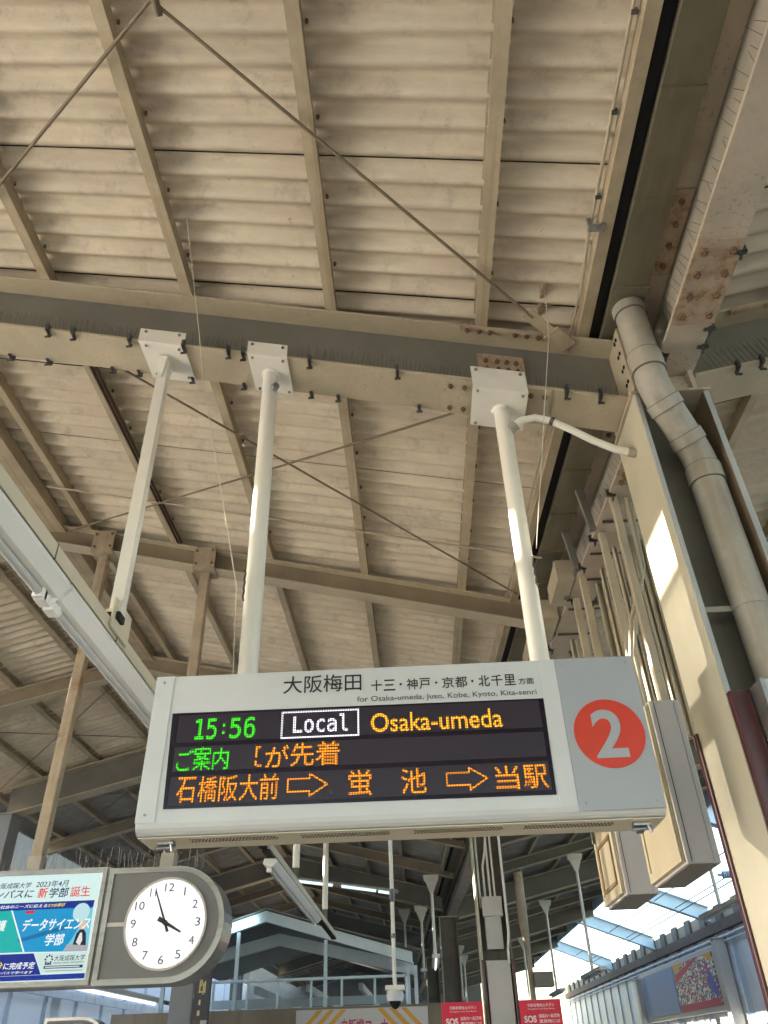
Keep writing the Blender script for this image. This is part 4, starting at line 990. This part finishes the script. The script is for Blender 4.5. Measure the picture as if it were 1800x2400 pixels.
build("batten", MB().box(-5.55, -5.38, 13.5, 18.2, 1.10, 1.18), M['white'], lb); build("tube", MB().tube([(-5.46, 13.6, 1.075), (-5.46, 18.1, 1.075)], .03, 8), glow("batten_lit", (1, .98, .95), 1.3), lb)
build("bracket_arm", MB().box(-5.5, -5.42, 18.201, 19.53, 1.11, 1.17), M['farsteel'], lb)

# ------------------------------------------------------------------ left windbreak wall: its top is the lower lip of the sun slot
ww = thing("windbreak_wall", (-9.5, 15, -2.95), "long windbreak wall of pale translucent panels across the left track", "wall")
m_t = bpy.data.materials.new("translucent_panel"); m_t.use_nodes = True
ntp = m_t.node_tree; ntp.nodes.clear()
out = ntp.nodes.new("ShaderNodeOutputMaterial"); tp = ntp.nodes.new("ShaderNodeBsdfTransparent"); tl = ntp.nodes.new("ShaderNodeBsdfTranslucent"); df = ntp.nodes.new("ShaderNodeBsdfDiffuse")
tp.inputs[0].default_value = (.95, .97, 1, 1); tl.inputs[0].default_value = (.86, .86, .86, 1); df.inputs[0].default_value = (.6, .65, .7, 1)
m1 = ntp.nodes.new("ShaderNodeMixShader"); m1.inputs[0].default_value = .15; m2 = ntp.nodes.new("ShaderNodeMixShader"); m2.inputs[0].default_value = .76
ntp.links.new(tl.outputs[0], m1.inputs[1]); ntp.links.new(df.outputs[0], m1.inputs[2]); ntp.links.new(tp.outputs[0], m2.inputs[1]); ntp.links.new(m1.outputs[0], m2.inputs[2]); ntp.links.new(m2.outputs[0], out.inputs[0])
m_g = bpy.data.materials.new("tinted_panel"); m_g.use_nodes = True
ntg = m_g.node_tree; bp_ = ntg.nodes["Principled BSDF"]; bp_.inputs["Base Color"].default_value = (.12, .14, .16, 1); bp_.inputs["Roughness"].default_value = .2
tg = ntg.nodes.new("ShaderNodeBsdfTransparent"); mg = ntg.nodes.new("ShaderNodeMixShader"); mg.inputs[0].default_value = .74
ntg.links.new(tg.outputs[0], mg.inputs[1]); ntg.links.new(bp_.outputs[0], mg.inputs[2]); ntg.links.new(mg.outputs[0], ntg.nodes["Material Output"].inputs[0])
m_f = bpy.data.materials.new("milky_panel"); m_f.use_nodes = True
ntf = m_f.node_tree; bf = ntf.nodes["Principled BSDF"]; bf.inputs["Base Color"].default_value = (.60, .66, .74, 1); bf.inputs["Roughness"].default_value = .4
tf_ = ntf.nodes.new("ShaderNodeBsdfTranslucent"); tf_.inputs[0].default_value = (.55, .62, .72, 1)
mf = ntf.nodes.new("ShaderNodeMixShader"); mf.inputs[0].default_value = .85
ntf.links.new(tf_.outputs[0], mf.inputs[1]); ntf.links.new(bf.outputs[0], mf.inputs[2]); ntf.links.new(mf.outputs[0], ntf.nodes["Material Output"].inputs[0])
WT = 1.893 + .174 * 9.5
build("plinth", MB().box(-9.6, -9.4, -9.85, 50.3, -2.95, -1.2), M['concrete'], ww)
build("top_rail", MB().box(-9.55, -9.45, -9.85, 50.3, WT - .06, WT), M['bluepanel2'], ww)
build("mid_rail", MB().box(-9.40, -9.30, -9.85, 50.3, 1.55, 1.72), M['bluepanel2'], ww)
for k in range(30):
    y0 = -9.8 + 2 * k
    build("panel", MB().box(-9.503, -9.497, y0 + .05, y0 + 1.95, -1.199, WT - .061), m_g if y0 < -4 else m_t if y0 < 4.1 else m_g if y0 < 8 else m_f, ww)  # near panels are unseen; kinds picked to shape the light on the roof
    build("post", MB().box(-9.56, -9.44, y0 - .05, y0 + .049, -1.199, WT - .061), M['bluepanel'], ww)

wk = thing("sky_blocker", (-14.8, 40, -2.95), "added dark walkway across the left track, seen under the far left eave", "blocker")  # added block: covers the sky gap, kept clear of the sun slot
build("blocker_body", MB().box(-15.6, -14.0, 20, 75, 5.05, 7.6), paint("blocker_dark", (.09, .09, .09), .7), wk)
for k in range(5): build("blocker_leg", MB().box(-15.0, -14.6, 24 + 11 * k, 24.5 + 11 * k, -2.95, 5.049), M['concrete'], wk)

# ------------------------------------------------------------------ track-side wall on the right, billboard, catenary
tw = thing("trackside_wall", (8.3, 20, -2.95), "blue and white panelled wall along the right track with a brown capping beam", "wall")
y = -10.; k = 0
while y < 52:
    build("panel", MB().box(8.2 if k % 2 else 8.24, 8.3, y, y + (1.1 if k % 2 else .55), -2.95, 2.62), M['bluepanel2'] if k % 2 else M['bluepanel'], tw)
    y += 1.1 if k % 2 else .55; k += 1
build("capping_beam", MB().box(8.05, 8.35, -10, 52, 2.62, 2.86), paint("capping_brown", (.16, .12, .10), .7, .1, .3), tw)
build("pipe_run", MB().tube([(8.12, -10, 2.50), (8.12, 52, 2.50)], .035, 8), M['bluepanel2'], tw)
build("pipe_run", MB().tube([(8.12, -10, 2.38), (8.12, 52, 2.38)], .025, 8), M['bluepanel'], tw)
build("louvre_band", MB().box(8.20, 8.28, -10, 52, 2.861, 3.20), paint("louvre_beige", (.42, .38, .30), .7, 0, .3, 1.2), tw)
for k in range(40):
    yy = -8 + 1.5 * k; build("louvre_post", MB().box(8.12, 8.199, yy, yy + .5, 2.8605, 3.25), paint("louvre_dark", (.16, .15, .14)) if k == 0 else bpy.data.materials["louvre_dark"], tw)
bb = thing("billboard", (8.05, 28.5, .9), "trackside billboard with a blank blue half and a colourful crowd poster", "billboard")
build("frame", MB().box(8.02, 8.19, 24.3, 33.4, .86, 2.36), M['cabgrey'], bb, bevel=.02)
build("blank_sheet", MB().box(8.0, 8.0195, 28.9, 33.0, 1.0, 2.24), paint("blank_blue", (.24, .33, .52), .5, 0, .1, .7), bb)
m_p, ntq, b = newmat("crowd_poster")
v = ntq.nodes.new("ShaderNodeTexVoronoi"); v.inputs["Scale"].default_value = 1.0
g_ = ntq.nodes.new("ShaderNodeNewGeometry"); mp = ntq.nodes.new("ShaderNodeMapping"); mp.inputs["Scale"].default_value = (1, 9, 22)
ntq.links.new(g_.outputs["Position"], mp.inputs[0]); ntq.links.new(mp.outputs[0], v.inputs["Vector"])
cr = ntq.nodes.new("ShaderNodeValToRGB"); cr.color_ramp.interpolation = 'CONSTANT'
for i, (p_, c_) in enumerate(((0, (.5, .05, .08)), (.2, (.75, .7, .5)), (.4, (.05, .10, .30)), (.55, (.75, .72, .65)), (.7, (.45, .06, .25)), (.85, (.10, .30, .18)))):
    e = cr.color_ramp.elements[i] if i < 2 else cr.color_ramp.elements.new(p_)
    e.position = p_; e.color = (*c_, 1)
sx = ntq.nodes.new("ShaderNodeSeparateColor"); ntq.links.new(v.outputs["Color"], sx.inputs[0]); ntq.links.new(sx.outputs[0], cr.inputs[0]); ntq.links.new(cr.outputs[0], b.inputs["Base Color"])
po = build("poster", MB().box(8.0, 8.0195, 24.7, 28.8, 1.0, 2.24), m_p, bb)
def yz(pts, x, mat): return build("poster_band", MB().loft([(x, a, c) for a, c in pts], [(x + .0015, a, c) for a, c in pts]), mat, po)
yz([(24.75, 1.0), (28.75, 1.0), (28.75, 1.16), (24.75, 1.16)], 7.9975, flat("poster_red", (.55, .03, .10)))
yz([(28.75, 1.75), (28.75, 1.95), (26.4, 2.24), (25.9, 2.24)], 7.9975, flat("poster_scarlet", (.6, .05, .07)))
yz([(28.75, 2.0), (28.75, 2.24), (27.3, 2.24)], 7.9970, M['yellow']); yz([(24.75, 2.0), (25.6, 2.24), (24.75, 2.24)], 7.9965, M['yellow'])
yz([(24.75, 1.35), (25.2, 1.9), (25.6, 1.5), (25.0, 1.2), (24.75, 1.2)], 7.9960, flat("poster_blue", (.08, .12, .40)))
for y in (23.9, 33.6):
    t = thing("billboard_post", (8.0, y, -2.7), "grey post at the " + ("near" if y < 30 else "far") + " end of the trackside billboard", "post")
    build("shaft", MB().box(7.85, 8.15, y - .15, y + .15, -2.7, 2.45 if y < 30 else 2.2), M['cabgrey'], t, bevel=.01)
    build("cap_plate", MB().box(7.82, 8.18, y - .18, y + .18, 2.4505 if y < 30 else 2.2005, 2.48 if y < 30 else 2.23), M['cabgrey'], t)
for k, y in enumerate((16.5, 24.5, 31, 38.5)):
    t = thing("catenary_girder", (7.2, y, 3.0), ["pale blue girder over the right track, closest to the near column", "pale blue girder over the right track, between the hanging lamps", "third pale blue girder over the right track", "farthest pale blue girder over the right track"][k], "girder", "girders spanning the right track")
    A = lambda x, dz: [(x, y - .10, 3.93 - .40 * (x - 5.4) + dz), (x, y + .10, 3.93 - .40 * (x - 5.4) + dz)]
    a0, a1 = 5.4, 8.15
    bm_ = MB()
    for d0, d1, ww_ in ((0, .025, .12), (.0255, .385, .012), (.3855, .41, .12)):
        za = 3.93; zb2 = 2.90
        bm_.loft([(a0, y - ww_, za + d0), (a0, y + ww_, za + d0), (a0, y + ww_, za + d1), (a0, y - ww_, za + d1)], [(a1, y - ww_, zb2 + d0), (a1, y + ww_, zb2 + d0), (a1, y + ww_, zb2 + d1), (a1, y - ww_, zb2 + d1)])
    build("beam", bm_, M['blue'], t)
    build("bolt_set", MB().hexbolt((6.6, y - .013, 3.7), (0, -1, 0), .02, .015).hexbolt((6.8, y - .013, 3.62), (0, -1, 0), .02, .015).hexbolt((6.6, y - .013, 3.58), (0, -1, 0), .02, .015), M['blue'], t)
for k, (x, z) in enumerate(((6.7, 3.55), (6.75, 3.0), (7.25, 3.35))):
    build("overhead_wire", MB().tube([(x, -10, z), (x, 20, z - .04), (x, 52, z)], .012, 6), M['spike'], label=["upper overhead wire above the right track", "lower contact wire above the right track", "feeder wire running close to the track wall"][k], cat="wire")
ins = thing("wire_bracket", (7.2, 17.6, 2.9), "grey cantilever bracket with ribbed insulators holding the overhead wire", "bracket")
build("arm", MB().tube([(6.2, 17.5, 2.95), (8.1, 17.5, 2.95)], .03, 8), M['bluepanel'], ins)
build("strut", MB().tube([(6.8, 17.5, 2.96), (7.9, 17.5, 2.55)], .025, 8), M['bluepanel'], ins)
for (a, b_) in ((6.3, 6.7), (7.75, 8.05)):
    rb_ = MB(); n = 9
    for i in range(n): rb_.tube([(a + (b_ - a) * i / n, 17.5, 2.95), (a + (b_ - a) * (i + .5) / n, 17.5, 2.95)], .07, 12)
    build("insulator", rb_, M['cabgrey'] if a > 7 else M['bluepanel'], ins)

# ------------------------------------------------------------------ what closes the view
sb = thing("station_building", (-1, 48, -2.95), "grey station building closing the far end of the platform", "building")
build("wall", MB().box(-9.3, 3.0, 47.3, 52, -2.95, 6), M['farsteel'], sb)
wn = MB()
for k in range(6):
    build("window", MB().box(-8.6 + 1.9 * k, -7.3 + 1.9 * k, 47.24, 47.295, 1.2, 2.2), flat("dark_glass", (.03, .04, .05), .15) if k == 0 else bpy.data.materials["dark_glass"], sb)
build("roof", MB().box(-9.6, 3.3, 47.25, 52.3, 6.001, 6.3), M['farsteel'], sb)

# ------------------------------------------------------------------ lift everything so that the platform floor is at z = 0
for o in list(COL.objects):
    if o.parent is None: o.location.z += H
